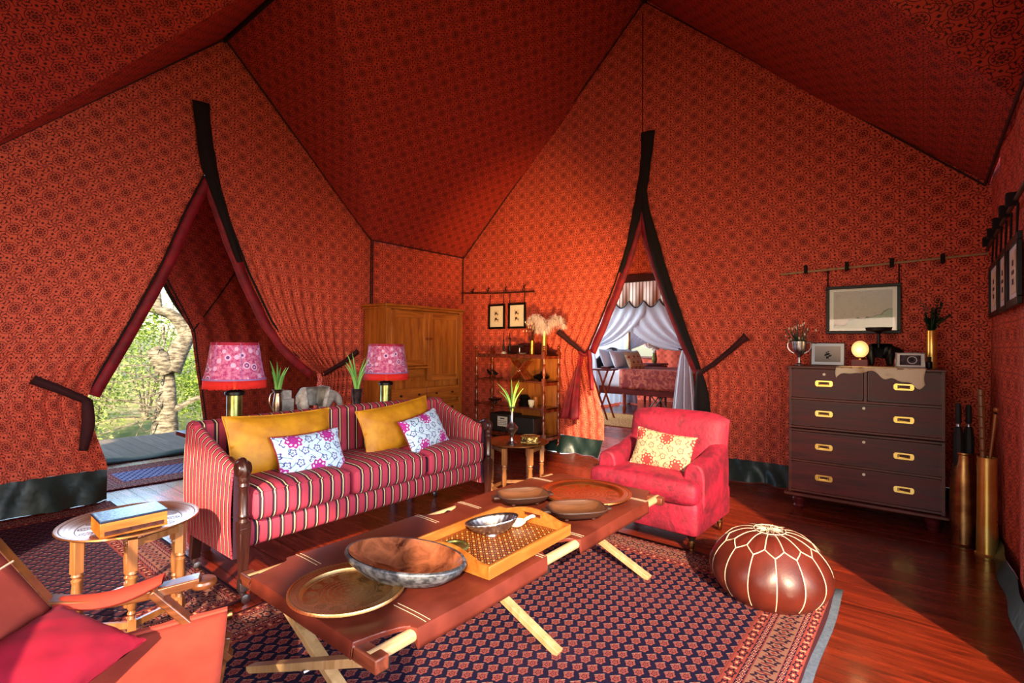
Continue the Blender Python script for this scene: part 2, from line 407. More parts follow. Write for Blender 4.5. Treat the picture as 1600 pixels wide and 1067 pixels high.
# ------------------------------------------------------------------ mesh building
class MB:
    def __init__(s): s.v = []; s.f = []; s.uv = {}; s.T = Matrix.Identity(4); s.mi = []; s.cm = 0
    def add(s, vs, fs, uvs=None):
        b = len(s.v); s.v += [tuple(s.T @ Vector(p)) for p in vs]
        for f in fs: s.f.append(tuple(b+i for i in f)); s.mi.append(s.cm)
        if uvs:
            for i, q in enumerate(uvs): s.uv[b+i] = q
        return s
    def box(s, c, d, R=None):
        x, y, z = d[0]/2, d[1]/2, d[2]/2; c = Vector(c)
        P = [Vector(q) for q in ((-x,-y,-z),(x,-y,-z),(x,y,-z),(-x,y,-z),(-x,-y,z),(x,-y,z),(x,y,z),(-x,y,z))]
        if R is not None: P = [R @ q for q in P]
        return s.add([q+c for q in P], [(0,3,2,1),(4,5,6,7),(0,1,5,4),(1,2,6,5),(2,3,7,6),(3,0,4,7)])
    def span(s, a, b, w, h, up=(0, 0, 1)):      # a bar of section w x h from a to b
        a, b = Vector(a), Vector(b); d = (b-a).normalized(); sd = d.cross(Vector(up))
        if sd.length < 1e-4: sd = d.cross(Vector((0, 1, 0)))
        sd.normalize(); u = sd.cross(d)
        P = [q+sd*i*w/2+u*j*h/2 for q in (a, b) for i, j in ((-1,-1),(1,-1),(1,1),(-1,1))]
        return s.add(P, [(3,2,1,0),(4,5,6,7),(0,1,5,4),(1,2,6,5),(2,3,7,6),(3,0,4,7)])
    def tube(s, pts, r, n=8, cap=True):
        pts = [Vector(p) for p in pts]; rs = r if isinstance(r, (list, tuple)) else [r]*len(pts)
        vs = []; fs = []; nrm = None
        for i, p in enumerate(pts):
            d = (pts[min(i+1, len(pts)-1)]-pts[max(i-1, 0)])
            d = d.normalized() if d.length > 1e-9 else Vector((0, 0, 1))
            if nrm is None: nrm = d.orthogonal().normalized()
            nrm = (nrm-d*nrm.dot(d)); nrm = nrm.normalized() if nrm.length > 1e-6 else d.orthogonal().normalized()
            bn = d.cross(nrm)
            vs += [p+(nrm*cos(2*pi*k/n)+bn*sin(2*pi*k/n))*rs[i] for k in range(n)]
        for i in range(len(pts)-1):
            for k in range(n): fs.append((i*n+k, i*n+(k+1) % n, (i+1)*n+(k+1) % n, (i+1)*n+k))
        if cap: fs += [tuple(range(n))[::-1], tuple((len(pts)-1)*n+k for k in range(n))]
        return s.add(vs, fs)
    def lathe(s, prof, n=20, c=(0, 0, 0), cap=True, sy=1.):
        vs = [(c[0]+r*cos(2*pi*k/n), c[1]+r*sy*sin(2*pi*k/n), c[2]+z) for r, z in prof for k in range(n)]
        m = len(prof); fs = [(i*n+k, i*n+(k+1) % n, (i+1)*n+(k+1) % n, (i+1)*n+k) for i in range(m-1) for k in range(n)]
        if cap: fs += [tuple(range(n))[::-1], tuple((m-1)*n+k for k in range(n))]
        return s.add(vs, fs)
    def prism(s, poly, d, z0=0):                # polygon in local xy, thickness d along z
        n = len(poly); vs = [(x, y, z0) for x, y in poly]+[(x, y, z0+d) for x, y in poly]
        return s.add(vs, [tuple(range(n))[::-1], tuple(range(n, 2*n))]+[(k, (k+1) % n, n+(k+1) % n, n+k) for k in range(n)])
    def grid(s, fn, nu, nv, uv=None, wrap=False):
        vs = []; uvs = [] if uv else None
        for i in range(nu+1):
            for j in range(nv+1):
                a, b = i/nu, j/nv; vs.append(fn(a, b))
                if uv: uvs.append(uv(a, b))
        return s.add(vs, [(i*(nv+1)+j, (i+1)*(nv+1)+j, (i+1)*(nv+1)+j+1, i*(nv+1)+j+1) for i in range(nu) for j in range(nv)], uvs)
    def at(s, loc=(0,0,0), rz=0, rx=0, ry=0, sc=1):
        s.T = Matrix.Translation(loc) @ Matrix.Rotation(rz, 4, 'Z') @ Matrix.Rotation(ry, 4, 'Y') @ Matrix.Rotation(rx, 4, 'X') @ Matrix.Scale(sc, 4); return s
    def weld(s):
        if s.uv or max(s.mi or [0]): return
        seen = {}; mp = []; nv = []
        for p in s.v:
            k = (round(p[0], 5), round(p[1], 5), round(p[2], 5))
            if k not in seen: seen[k] = len(nv); nv.append(p)
            mp.append(seen[k])
        nf = []
        for f in s.f:
            g = []
            for i in f:
                j = mp[i]
                if not g or (g[-1] != j and g[0] != j): g.append(j)
            if len(set(g)) == len(g) and len(g) > 2: nf.append(tuple(g))
        s.v, s.f, s.mi = nv, nf, [0]*len(nf)
    def mesh(s, name, mats, smooth=35):
        s.weld()
        me = bpy.data.meshes.new(name); me.from_pydata(s.v, [], s.f)
        for m in (mats if isinstance(mats, (list, tuple)) else [mats]): me.materials.append(m)
        if max(s.mi or [0]):
            for p, k in zip(me.polygons, s.mi): p.material_index = k
        if s.uv:
            l = me.uv_layers.new(name='UVMap')
            for lp in me.loops: l.data[lp.index].uv = s.uv.get(lp.vertex_index, (0, 0))
        if smooth:
            me.shade_smooth(); me.set_sharp_from_angle(angle=radians(smooth))
        me.update(); return me
def props(o, label=None, cat=None, group=None, kind=None):
    if label: o['label'] = label
    if cat: o['category'] = cat
    if group: o['group'] = group
    if kind: o['kind'] = kind
    return o
def part(name, mb, m, parent=None, label=None, bev=0, sub=0, smooth=35, thick=0, kind=None, loc=None, rot=None):
    o = bpy.data.objects.new(name, mb if isinstance(mb, bpy.types.Mesh) else mb.mesh(name, m, smooth)); COL.objects.link(o)
    if parent: o.parent = parent
    if label: o['label'] = label
    if kind: o['kind'] = kind
    if loc: o.location = loc
    if rot: o.rotation_euler = rot
    if thick: k = o.modifiers.new('thick', 'SOLIDIFY'); k.thickness = thick; k.offset = 0
    if bev: k = o.modifiers.new('bevel', 'BEVEL'); k.width = bev; k.segments = 2; k.limit_method = 'ANGLE'; k.angle_limit = radians(40)
    if sub: k = o.modifiers.new('sub', 'SUBSURF'); k.levels = sub; k.render_levels = sub
    return o
def thing(name, label, cat, loc=(0, 0, 0), rz=0, group=None):
    o = bpy.data.objects.new(name, None); COL.objects.link(o); o.location = loc; o.rotation_euler = (0, 0, rz)
    o.empty_display_size = .1
    return props(o, label, cat, group)
def single(name, mb, m, label, cat, loc=(0,0,0), rot=(0,0,0), group=None, **k):
    o = part(name, mb, m, **k); o.location = loc; o.rotation_euler = rot
    return props(o, label, cat, group)
def struct(name, mb=None, m=None, **k):
    if mb is None:
        o = bpy.data.objects.new(name, None); COL.objects.link(o); o.empty_display_size = .1
    else: o = part(name, mb, m, **k)
    o['kind'] = 'structure'; return o
def copy_tree(o, parent=None):
    c = o.copy(); COL.objects.link(c); c.parent = parent
    for ch in list(o.children): copy_tree(ch, c)
    return c
def lerp(tab, z):
    tab = sorted(tab)
    if z <= tab[0][0]: return tab[0][1]
    for (a, b), (c, d) in zip(tab, tab[1:]):
        if z <= c: return b+(d-b)*(z-a)/(c-a)
    return tab[-1][1]
def smoothcurve(pts, n=6):                      # Catmull-Rom through points
    pts = [Vector(p) for p in pts]; out = []
    for i in range(len(pts)-1):
        p0, p1, p2, p3 = pts[max(i-1, 0)], pts[i], pts[i+1], pts[min(i+2, len(pts)-1)]
        for k in range(n):
            t = k/n; out.append(.5*((2*p1)+(p2-p0)*t+(2*p0-5*p1+4*p2-p3)*t*t+(3*p1-p0-3*p2+p3)*t**3))
    return out+[pts[-1]]

# ------------------------------------------------------------------ floor: one object per board
XB, YC, YD, EAVE = 5.6, 5.53, -.41, 2.70
RY, RZ = 2.56, 5.47
floor = struct('floor', MB().box((5.5, 3.3, -.08), (14.4, 8.4, .08)), M['matte_black'])
def plank_mesh(L, m):
    b = MB().box((0, 0, -.014), (.1375, L-.004, .028)); return b.mesh('floorboard', m, 30)
def lay(parent, x0, x1, rows, m, name='floorboard'):
    meshes = {}
    i = 0; x = x0
    while x < x1:
        cuts = rows(i)
        for y0, y1 in zip(cuts, cuts[1:]):
            L = round(y1-y0, 2)
            if L not in meshes: meshes[L] = plank_mesh(L, m)
            o = part(name, meshes[L], m, parent); o.location = (x+.07, (y0+y1)/2, random.uniform(-.0006, .0006))
        x += .14; i += 1
lay(floor, -1.65, 5.6, lambda i: [-.9, [1.6, 2.4, .8, 3.0][i % 4], [4.4, 5.2, 3.8, 5.8][i % 4], 7.2], M['planks'])
lay(floor, 5.6, 12.5, lambda i: [1.2, [4.2, 3.4, 5.0][i % 3], 7.4], M['planks'])

# ------------------------------------------------------------------ canvas walls with a tied-back opening
def tent_wall(name, P, x0, x1, xc, apex, top, eL, eR, zb=.26, tieL=1., tieR=1., skirtL=0., skirtR=0., capx=None):
    root = struct(name)
    def make(xa, xe, edge, sgn, tie):
        W0 = abs(xe-xa); nu, nv = 90, 60
        def fp(a, b):
            X = xa+(xe-xa)*a; z = zb+b*(top(X)+.05-zb)
            ex = 0
            if z < apex and edge is not None:
                W = max(.05, abs(lerp(edge, z)-xa)); k = W0/W
                s_ = a; g = (k*s_)/(1+(k-1)*s_)
                x = xa+(xe-xa)/W0*W*g
                ex = 1-1/((1+(k-1)*s_)**2/k*1.0+1e-6)*0-1/k*0
                comp = max(0, 1-(k/(1+(k-1)*s_)**2)*W/W0)        # how far the cloth is gathered here
                dz = abs(z-tie)
                amp = .075*comp*math.exp(-(dz/1.6)**2)
                off = amp*(1+sin(X*38+z*2.0*sgn))*.8
            else: x, off = X, 0
            off += .012*sin(X*3.1+z*1.7)+.008*sin(X*7.3-z*2.3)
            return P(x, z, off)
        m = MB().grid(fp, nu, nv, lambda a, b: (xa+(xe-xa)*a, zb+b*(top(xa+(xe-xa)*a)-zb)))
        part('fabric_panel', m, M['tent'], root, smooth=60)
        # heavy canvas skirt along the ground
        def sk(a, b):
            z = zb*(1-b)+.004
            if edge is not None:
                W = max(.05, abs(lerp(edge, zb)-xa)); k = W0/W; g = (k*a)/(1+(k-1)*a); x = xa+(xe-xa)/W0*W*g
            else: x = xa+(xe-xa)*a
            return P(x, z, .02+b*(.10+.05*sin(x*9)+.03*sin(x*23+1))+.012*sin(x*31+b*5))
        part('canvas_skirt', MB().grid(sk, 80, 5), M['canvas'], root, smooth=60)
    make(x0, xc, eL, 1, tieL); make(x1, xc, eR, -1, tieR)
    return root
def ribbon(P, pts, w, off=.03, nrm=None, n=6):  # flat band on the wall plane; pts = (X, z, width)
    c = smoothcurve([(x, z, ww) for x, z, ww in pts], n); m = MB(); vs = []; 
    for i, p in enumerate(c):
        d = (c[min(i+1, len(c)-1)]-c[max(i-1, 0)]); q = Vector((d.x, d.y)).normalized(); nn = Vector((-q.y, q.x))
        for k in (-.5, 0, .5):
            X = p.x+nn.x*p.z*k; Z = p.y+nn.y*p.z*k
            vs.append(P(X, Z, off+(.012 if k == 0 else 0)+.006*sin(i*1.3)))
    return m.add(vs, [(i*3+j, i*3+j+1, (i+1)*3+j+1, (i+1)*3+j) for i in range(len(c)-1) for j in (0, 1)])
PA = lambda x, z, off=0: (x, YC-off, z)
PB = lambda y, z, off=0: (XB-off, y, z)
topA = lambda x: max(EAVE, 4.46-abs(x-2.13)*.994)
topB = lambda y: EAVE+(2.97-abs(y-RY))*.933
AL = [(3.1, 2.0), (2.56, 1.78), (1.98, 1.58), (1.5, 1.36), (1.05, 1.13), (.88, 1.075), (.7, 1.10), (.3, 1.22), (0, 1.24)]
AR = [(3.1, 2.02), (2.45, 2.23), (1.82, 2.50), (1.4, 2.74), (1.15, 3.0), (1.0, 3.2), (.8, 3.16), (.3, 3.05), (0, 3.0)]
BL = [(3.1, 2.60), (2.6, 2.73), (2.03, 2.94), (1.53, 3.17), (1.26, 3.30), (1.1, 3.27), (.8, 3.17), (.46, 3.07), (0, 3.06)]
BR = [(3.1, 2.58), (2.49, 2.45), (1.96, 2.25), (1.44, 2.05), (1.08, 1.88), (.9, 1.87), (.68, 1.90), (0, 1.92)]
wall_left = tent_wall('wall_left', PA, -1.6, 3.9, 2.01, 3.1, topA, AL, AR, tieL=.9, tieR=1.05)
# the short wall behind the armoire carries on in the same plane
part('fabric_panel', MB().grid(lambda a, b: PA(3.86+1.82*a, .26+b*(EAVE-.22), .01*sin(a*9+b*3)), 20, 20, lambda a, b: (3.9+1.7*a, .26+b*(EAVE-.26))), M['tent'], wall_left, smooth=60)
part('canvas_skirt', MB().grid(lambda a, b: PA(3.9+1.7*a, .264*(1-b)+.004, .02+.1*b+.03*sin(a*20)), 30, 4), M['canvas'], wall_left, smooth=60)
wall_far = tent_wall('wall_right', PB, 5.58, -.47, 2.59, 3.1, topB, BL, BR, zb=.20, tieL=1.2, tieR=1.05)

def opening_trim(root, P, xc, eL, eR, tapetop, zt, wL, wR, tl, tr, mir=1):
    # velvet borders following both edges, black webbing above the apex
    L = [(lerp(eL, z)+mir*.035*0, z) for z in (3.0, 2.6, 2.1, 1.6, tl+.02)]
    part('velvet_border', ribbon(P, [(x+mir*wL*.45, z, wL) for x, z in L], 0, -.005), M['velvet_red'], root, thick=.006)
    Rr = [(lerp(eR, z), z) for z in (3.0, 2.6, 2.1, 1.6, 1.25, tr+.02)]
    part('velvet_border', ribbon(P, [(x-mir*wR*.45, z, wR) for x, z in Rr], 0, -.005), M['velvet_red'], root, thick=.006)
    part('edge_cord', MB().tube([P(x-mir*.012, z, .035) for x, z in L], .009, 6), M['tape'], root)
    part('edge_cord', MB().tube([P(x+mir*.012, z, .035) for x, z in Rr], .011, 6), M['tape'], root)
opening_trim(wall_left, PA, 2.0, AL, AR, 3.72, 3.1, .10, .11, .88, 1.0)
opening_trim(wall_far, PB, 2.6, BL, BR, 3.9, 3.1, .10, .10, 1.26, 1.06, -1)
part('apex_webbing', ribbon(PA, [(1.915, 3.72, .155), (1.945, 3.45, .14), (1.99, 3.15, .15), (2.06, 2.9, .11), (2.18, 2.55, .08), (2.30, 2.2, .06)], 0, .03), M['tape'], wall_left, thick=.008)
part('apex_webbing', ribbon(PB, [(2.50, 3.87, .17), (2.53, 3.5, .13), (2.585, 3.15, .13), (2.66, 2.85, .10), (2.74, 2.55, .07), (2.84, 2.25, .05)], 0, .03), M['tape'], wall_far, thick=.008)
part('apex_webbing', ribbon(PB, [(2.56, 3.3, .06), (2.52, 2.95, .09), (2.42, 2.55, .13), (2.30, 2.15, .12), (2.12, 1.66, .10), (1.90, 1.12, .05)], 0, .034), M['tape'], wall_far, thick=.008)
# tie-back straps
def strap(root, P, pts, off=.09, m='strap'): part('tie_back', ribbon(P, pts, 0, off), M[m], root, thick=.006)
strap(wall_left, PA, [(.73, 1.06, .07), (.88, .98, .065), (1.08, .86, .055)]); strap(wall_left, PA, [(1.06, .88, .07), (1.07, .68, .09), (1.04, .46, .06)], .13)
strap(wall_left, PA, [(3.68, 1.28, .07), (3.5, 1.15, .06), (3.2, 1.0, .05)])
strap(wall_far, PB, [(3.70, 1.55, .08), (3.52, 1.42, .065), (3.31, 1.27, .05)]); strap(wall_far, PB, [(1.40, 1.47, .10), (1.46, 1.42, .06), (1.68, 1.22, .05), (1.90, 1.06, .05)])
strap(wall_far, PB, [(1.88, 1.08, .06), (1.86, .8, .16), (1.84, .3, .2), (1.84, .03, .22)], .06, 'tape')
strap(wall_far, PB, [(3.22, 1.32, .06), (3.20, 1.1, .07), (3.17, .82, .05)], .12, 'velvet_red')
part('velvet_lining', MB().grid(lambda a, b: PB(3.29+(.06+.20*b)*a*1.0+.06*b, 1.27-b*.83, .12+.03*sin(a*11+b*4)+.03*b), 14, 20), M['velvet_red'], wall_far, thick=.006, smooth=70)
part('ring_knot', MB().tube([PB(3.31+.05*cos(t), 1.27+.02*sin(t*2), .10+.05*sin(t)) for t in [k*pi/6 for k in range(13)]], .02, 6), M['velvet_red'], wall_far)
# dark seam piping
def seam(root, P, pts, r=.011): part('seam_piping', MB().tube([P(x, z, .03) for x, z in pts], r, 6), M['piping'], root)
seam(wall_left, PA, [(.36, 2.70), (2.13, 4.44), (3.9, 2.70), (3.9, 1.85)]); seam(wall_left, PA, [(3.93, 2.70), (3.93, 1.85)], .008)
seam(wall_left, PA, [(3.9, 2.70), (5.6, 2.70)], .008)
seam(wall_far, PB, [(5.50, 2.0), (5.50, 2.68), (RY, RZ-.05), (-.38, 2.68)], .009)
seam(wall_far, PB, [(2.57, 3.85), (2.58, 5.3)], .004)

# wall on the right: only the stretch beyond its own opening, plus the gable over that opening
wall_d = struct('wall_near', MB().grid(lambda a, b: (2.87+2.80*a, YD+.012*sin(a*9+b*3)+.01*sin(a*23), .0+b*(EAVE+.05)), 60, 20, lambda a, b: (2.87+2.73*a, .05+b*(EAVE-.05))), M['tent'], smooth=60)
part('canvas_skirt', MB().grid(lambda a, b: (2.87+2.73*a, YD+.03+.04*b+.008*sin(a*30), .12*(1-b)+.004), 60, 4), M['canvas'], wall_d, smooth=60)
part('fabric_panel', MB().add([(-1.6, YD, 0), (-.9, YD, 0), (-.9, YD, 2.7), (-1.6, YD, 2.7)], [(0, 1, 2, 3)], [(0, 0), (.7, 0), (.7, 2.7), (0, 2.7)]), M['tent'], wall_d)
part('fabric_panel', MB().add([(.4, YD, 3.1), (1.6, YD, 3.9), (2.7, YD, 2.7), (3.9, YD, 2.7), (2.13, YD, 4.46), (.36, YD, 2.7), (-.9, YD, 2.7)], [(4, 1, 2, 3), (4, 5, 0, 1), (5, 6, 0)], [(0, 3), (1, 4), (2, 3), (3, 3), (2, 5), (0, 3), (-1, 3)]), M['tent'], wall_d)
part('seam_piping', MB().tube([(5.57, YD+.03, 2.68), (3.0, YD+.03, 2.68)], .011, 6), M['piping'], wall_d)
# end wall behind the camera: an entrance between two panels
wall_b = struct('wall_back', MB().grid(lambda a, b: (-1.6, 2.5+3.03*a, b*(EAVE+(2.97-abs(2.5+3.03*a-RY))*.933)), 20, 20, lambda a, b: (3.03*a, b*4)), M['tent'])
part('fabric_panel', MB().grid(lambda a, b: (-1.6, -.41+2.91*a, 2.6+b*(EAVE+(2.97-abs(-.41+2.91*a-RY))*.933-2.6)), 16, 10, lambda a, b: (3.03*a, b*4)), M['tent'], wall_b)

# ------------------------------------------------------------------ roof lining: main ridge plus one gable on each side
ceiling = struct('ceiling')
def roof_main(sg):
    y0 = YC if sg > 0 else YD; ya = RY+sg*(2.97-1.76/.933)
    def fp(a, b):
        x = -1.65+7.33*a; yv = y0-sg*max(0., (4.46-2.70)-abs(x-2.13)*.994)/.933      # valley line
        y = yv+(RY-yv)*b; z = EAVE+(2.97-abs(y-RY))*.933
        s = sin(pi*b)*.05*(1-.3*sin(x*2))
        return (x, y, z-s+.010*sin(x*6+y*4)*sin(pi*b))
    def uv(a, b):
        x, y, z = fp(a, b); return (x, abs(y-RY)*1.368)
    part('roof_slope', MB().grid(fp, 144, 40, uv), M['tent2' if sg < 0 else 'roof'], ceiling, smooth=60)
    for s in (-1, 1):
        def gp(a, b):
            x = 2.13+s*1.77*a; yr = YC if sg > 0 else YD
            yv = yr-sg*max(0., 1.76-abs(x-2.13)*.994)/.933
            y = yr+sg*.08*(1-b)+(yv-yr)*b; z = 4.46-abs(x-2.13)*.994
            return (x, y, z-.03*sin(pi*a)*sin(pi*b))
        def guv(a, b):
            x, y, z = gp(a, b); return (y+.06, abs(x-2.13)*1.41)
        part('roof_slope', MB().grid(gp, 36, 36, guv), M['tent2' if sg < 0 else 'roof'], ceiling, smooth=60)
roof_main(1); roof_main(-1)
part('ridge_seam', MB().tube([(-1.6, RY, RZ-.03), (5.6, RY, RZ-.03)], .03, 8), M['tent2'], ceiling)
part('ridge_seam', MB().tube([(2.13, YC, 4.43), (2.13, RY+1.08, 4.43)], .02, 8), M['tape'], ceiling)

# ------------------------------------------------------------------ porch behind the left opening
porch = struct('wall_porch')
PE = [(3.0, 1.75), (2.4, 2.02), (2.11, 2.14), (1.73, 2.33), (1.49, 2.44), (1.2, 2.47), (.84, 2.52), (.1, 2.62), (0, 2.62)]
def pf(a, b):
    z = .08+b*3.4; e = lerp(PE, z); g = a/(2.2-1.2*a)*1.0
    x = 5.0+(e-5.0)*a; dz = abs(z-1.5)
    return (x, 7.2-.05*math.exp(-(dz/.8)**2)*a*a*(1+sin(a*60+z))-.01*sin(a*9), z)
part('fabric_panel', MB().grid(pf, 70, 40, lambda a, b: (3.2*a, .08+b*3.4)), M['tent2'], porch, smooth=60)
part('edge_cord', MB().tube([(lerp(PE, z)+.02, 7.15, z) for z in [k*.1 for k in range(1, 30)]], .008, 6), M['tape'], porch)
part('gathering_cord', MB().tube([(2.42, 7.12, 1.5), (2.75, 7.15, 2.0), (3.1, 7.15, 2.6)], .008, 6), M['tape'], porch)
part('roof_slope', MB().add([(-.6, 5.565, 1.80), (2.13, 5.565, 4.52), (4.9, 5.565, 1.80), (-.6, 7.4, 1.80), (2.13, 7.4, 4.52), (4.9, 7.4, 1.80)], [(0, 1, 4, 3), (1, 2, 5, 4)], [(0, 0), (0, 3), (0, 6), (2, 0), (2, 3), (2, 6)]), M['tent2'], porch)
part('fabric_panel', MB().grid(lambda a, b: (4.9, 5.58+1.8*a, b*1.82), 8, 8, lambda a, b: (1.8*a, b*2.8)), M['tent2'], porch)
part('awning_flap', MB().grid(lambda a, b: (2.0+.55*a, 7.5+.1*a, 2.45-.9*a+b*(.28-.2*a)+.02*sin(a*8)), 10, 4), M['canvas'], porch, thick=.01, smooth=60)
lip = MB()
lip.grid(lambda a, b: (.8+4.2*a, 7.02+.26*b, .008+.035*sin(pi*b)*(1+.4*sin(a*17)+.3*sin(a*41))), 60, 6)
part('canvas_skirt', lip, M['canvas'], porch, smooth=60, thick=.008)
# outside deck
deck = struct('deck', MB().box((2, 8.25, -.11), (9.5, 1.75, .1)), M['matte_black'])
i = 0; x = -1.5
dm = MB().box((0, 0, -.014), (.1375, 1.7, .028)).mesh('deck_board', M['deckwood'])
while x < 6.2:
    o = part('deck_board', dm, None, deck); o.location = (x, 8.2, -.02+random.uniform(-.002, .002)); x += .142

# ------------------------------------------------------------------ bedroom shell
bed_w = struct('wall_bedroom')
def panel(vs, uvs, m='tent', n='fabric_panel'): part(n, MB().add(vs, [tuple(range(len(vs)))], uvs), M[m], bed_w)
panel([(6.6, 1.0, 2.36), (6.6, 7.5, 2.36), (6.6, 7.5, 3.2), (6.6, 3.3, 4.8), (6.6, 1, 3.2)], [(1, 2.36), (7.5, 2.36), (7.5, 3.2), (3.3, 4.8), (1, 3.2)])
panel([(6.6, 4.55, 0), (6.6, 7.5, 0), (6.6, 7.5, 2.4), (6.6, 4.3, 2.4)], [(4.5, 0), (7.5, 0), (7.5, 2.4), (4.5, 2.4)])
panel([(6.6, 1.0, 0), (6.6, 2.0, 0), (6.6, 2.2, 2.4), (6.6, 1, 2.4)], [(1, 0), (2, 0), (2.2, 2.4), (1, 2.4)])
panel([(5.65, 1.6, 0), (6.6, 1.6, 0), (6.6, 1.6, 3.2), (5.65, 1.6, 3.2)], [(0, 0), (1, 0), (1, 3.2), (0, 3.2)])
panel([(5.65, 5.6, 2.6), (6.6, 5.6, 2.6), (6.6, 3.1, 4.8), (5.65, 3.1, 4.8)], [(0, 0), (1, 0), (1, 3.2), (0, 3.2)])
panel([(5.65, .6, 2.6), (6.6, .6, 2.6), (6.6, 3.1, 4.8), (5.65, 3.1, 4.8)], [(0, 0), (1, 0), (1, 3.2), (0, 3.2)])
struct('trim_1', MB().box((6.57, 3.3, 2.31), (.05, 3.2, .10)), M['strap'])
# back wall of the bedroom with a window hole (y 5.1-5.95) and a small window (y 4.5-4.9)
XW = 12.4
def bw(y0, y1, z0, z1): part('fabric_panel', MB().grid(lambda a, b: (XW+.03*sin((y0+(y1-y0)*a)*14), y0+(y1-y0)*a, z0+(z1-z0)*b), 30, 6, lambda a, b: (y0+(y1-y0)*a, z0+(z1-z0)*b)), M['tent'], bed_w, smooth=60)
bw(1.0, 5.0, 0, 1.35); bw(1.0, 4.62, 1.35, 2.0); bw(1, 8, 2.0, 4.2); bw(5.0, 5.35, 0, 2.0); bw(6.3, 8, 0, 2.0); bw(5.35, 6.3, 0, 1.1)
panel([(6.6, 1.0, 0), (12.4, 1.0, 0), (12.4, 1.0, 3.2), (6.6, 1.0, 3.2)], [(0, 0), (5.8, 0), (5.8, 3.2), (0, 3.2)])
panel([(6.6, .9, 3.2), (12.5, .9, 3.2), (12.5, 4, 4.3), (6.6, 4, 4.3)], [(0, 0), (5.8, 0), (5.8, 3.2), (0, 3.2)])
panel([(6.6, 7.6, 3.2), (12.5, 7.6, 3.2), (12.5, 4, 4.3), (6.6, 4, 4.3)], [(0, 0), (5.8, 0), (5.8, 3.2), (0, 3.2)])
for k, (y0, y1, z0, z1) in enumerate(((4.62, 5.0, 1.35, 2.0), (5.35, 6.3, 1.1, 2.0))):
    wd = struct('window_%d' % (k+1)); cx = XW-.03
    part('window_frame', MB().box((cx, (y0+y1)/2, z0), (.05, y1-y0, .05)).box((cx, (y0+y1)/2, z1), (.05, y1-y0, .05)).box((cx, y0, (z0+z1)/2), (.05, .05, z1-z0)).box((cx, y1, (z0+z1)/2), (.05, .05, z1-z0)), M['whatnot'], wd)

# ------------------------------------------------------------------ rugs
def rug(name, label, cx, cy, hx, hy, m, rz=0, z=.001, t=.009, wave=.0):
    b = MB().grid(lambda a, c: (-hx+2*hx*a, -hy+2*hy*c+.006*sin(a*20)*(abs(c-.5) > .49), t+wave*sin(a*9+c*4)), 24, 24)
    o = part(name, b, m); o.location = (cx, cy, z); o.rotation_euler = (0, 0, rz)
    k = o.modifiers.new('t', 'SOLIDIFY'); k.thickness = t; k.offset = -1
    return props(o, label, 'rug')
under = rug('rug_underlay', 'blue grey felt strip showing under the edge of the big patterned rug', 1.815, 1.51, 1.565, 1.165, mat('felt_underlay', lambda: (lambda c: mix(noise(vec(*c), 60, 3), '#333b48', '#5d6674'))(coord()), .95, bump=.3), t=.006)
mr = rug('persian_rug', 'large navy and rose patterned rug under the leather camp cot', 1.80, 1.52, 1.55, 1.14, mat('navy_rug_weave', rug_mat(1.55, 1.14), .95, sheen=.3, bump=.25, bdist=.004), z=.008, t=.009)
lr = rug('kilim_rug', 'dark worn tribal rug at far left under the brass tray table', .22, 4.08, 1.0, 1.30, mat('tribal_rug_weave', rug_mat(1.0, 1.30, 'kilim'), .95, sheen=.3, bump=.25, bdist=.004), rz=radians(0), t=.01)
orug = rug('runner_rug', 'blue rug lying in the left doorway behind the sofa', 2.35, 6.25, 1.15, .50, mat('blue_rug_weave', rug_mat(1.15, .5, 'blue'), .95, sheen=.3), t=.01)
brug = rug('jute_rug', 'ochre woven rug in the bedroom doorway', 8.6, 4.15, .75, 1.3, mat('ochre_weave', lambda: (lambda c: {'c': mix(sat((noise(vec(c[0]*4, c[1]*14, 0), 5, 4)-.42)*5), '#6b4a2a', '#b08e5c')})(coord()), .95), t=.012)

# ------------------------------------------------------------------ land, trees and bushes outside
struct('ground', MB().grid(lambda a, b: (-30+70*a, -30+75*b, -1.3+.2*sin(a*40)*sin(b*31)-.0*a), 40, 40), M['earth'])
def leaves(mb, c, rad, n, size):
    vs = []; fs = []
    for i in range(n):
        d = Vector((random.gauss(0, 1), random.gauss(0, 1), random.gauss(0, 1))).normalized()
        r = random.random()**.4
        p = Vector(c)+Vector((d.x*rad[0], d.y*rad[1], d.z*rad[2]))*r
        a = Vector((random.uniform(-1, 1), random.uniform(-1, 1), random.uniform(-.6, .6))).normalized(); b_ = a.orthogonal().normalized()
        b_ = (b_*cos(i)+a.cross(b_)*sin(i))
        s = size*random.uniform(.6, 1.4); k = len(vs)
        vs += [p-a*s, p+b_*s*.45, p+a*s, p-b_*s*.45]; fs.append((k, k+1, k+2, k+3))
    mb.add(vs, fs)
def bush(x, y, r, h, m, label, n=5200, size=.05):
    t = thing('leafy_bush', label, 'bush', (x, y, -1.3), 0, 'bushes beyond the tent')
    b = MB()
    for k in range(7):
        a = k*2*pi/7; leaves(b, (cos(a)*r*.5*(k > 0), sin(a)*r*.5*(k > 0), h*(.35+.4*random.random())), (r*.62, r*.62, h*.34), n//7, size)
    part('foliage', b, M[m], t, smooth=0, kind='stuff')
    s_ = MB()
    for k in range(6):
        a = k*1.05; s_.tube([(0, 0, 0), (cos(a)*r*.25, sin(a)*r*.25, h*.4), (cos(a)*r*.5, sin(a)*r*.5, h*.8)], [.05, .03, .01], 5)
    part('stem', s_, M['bark'], t)
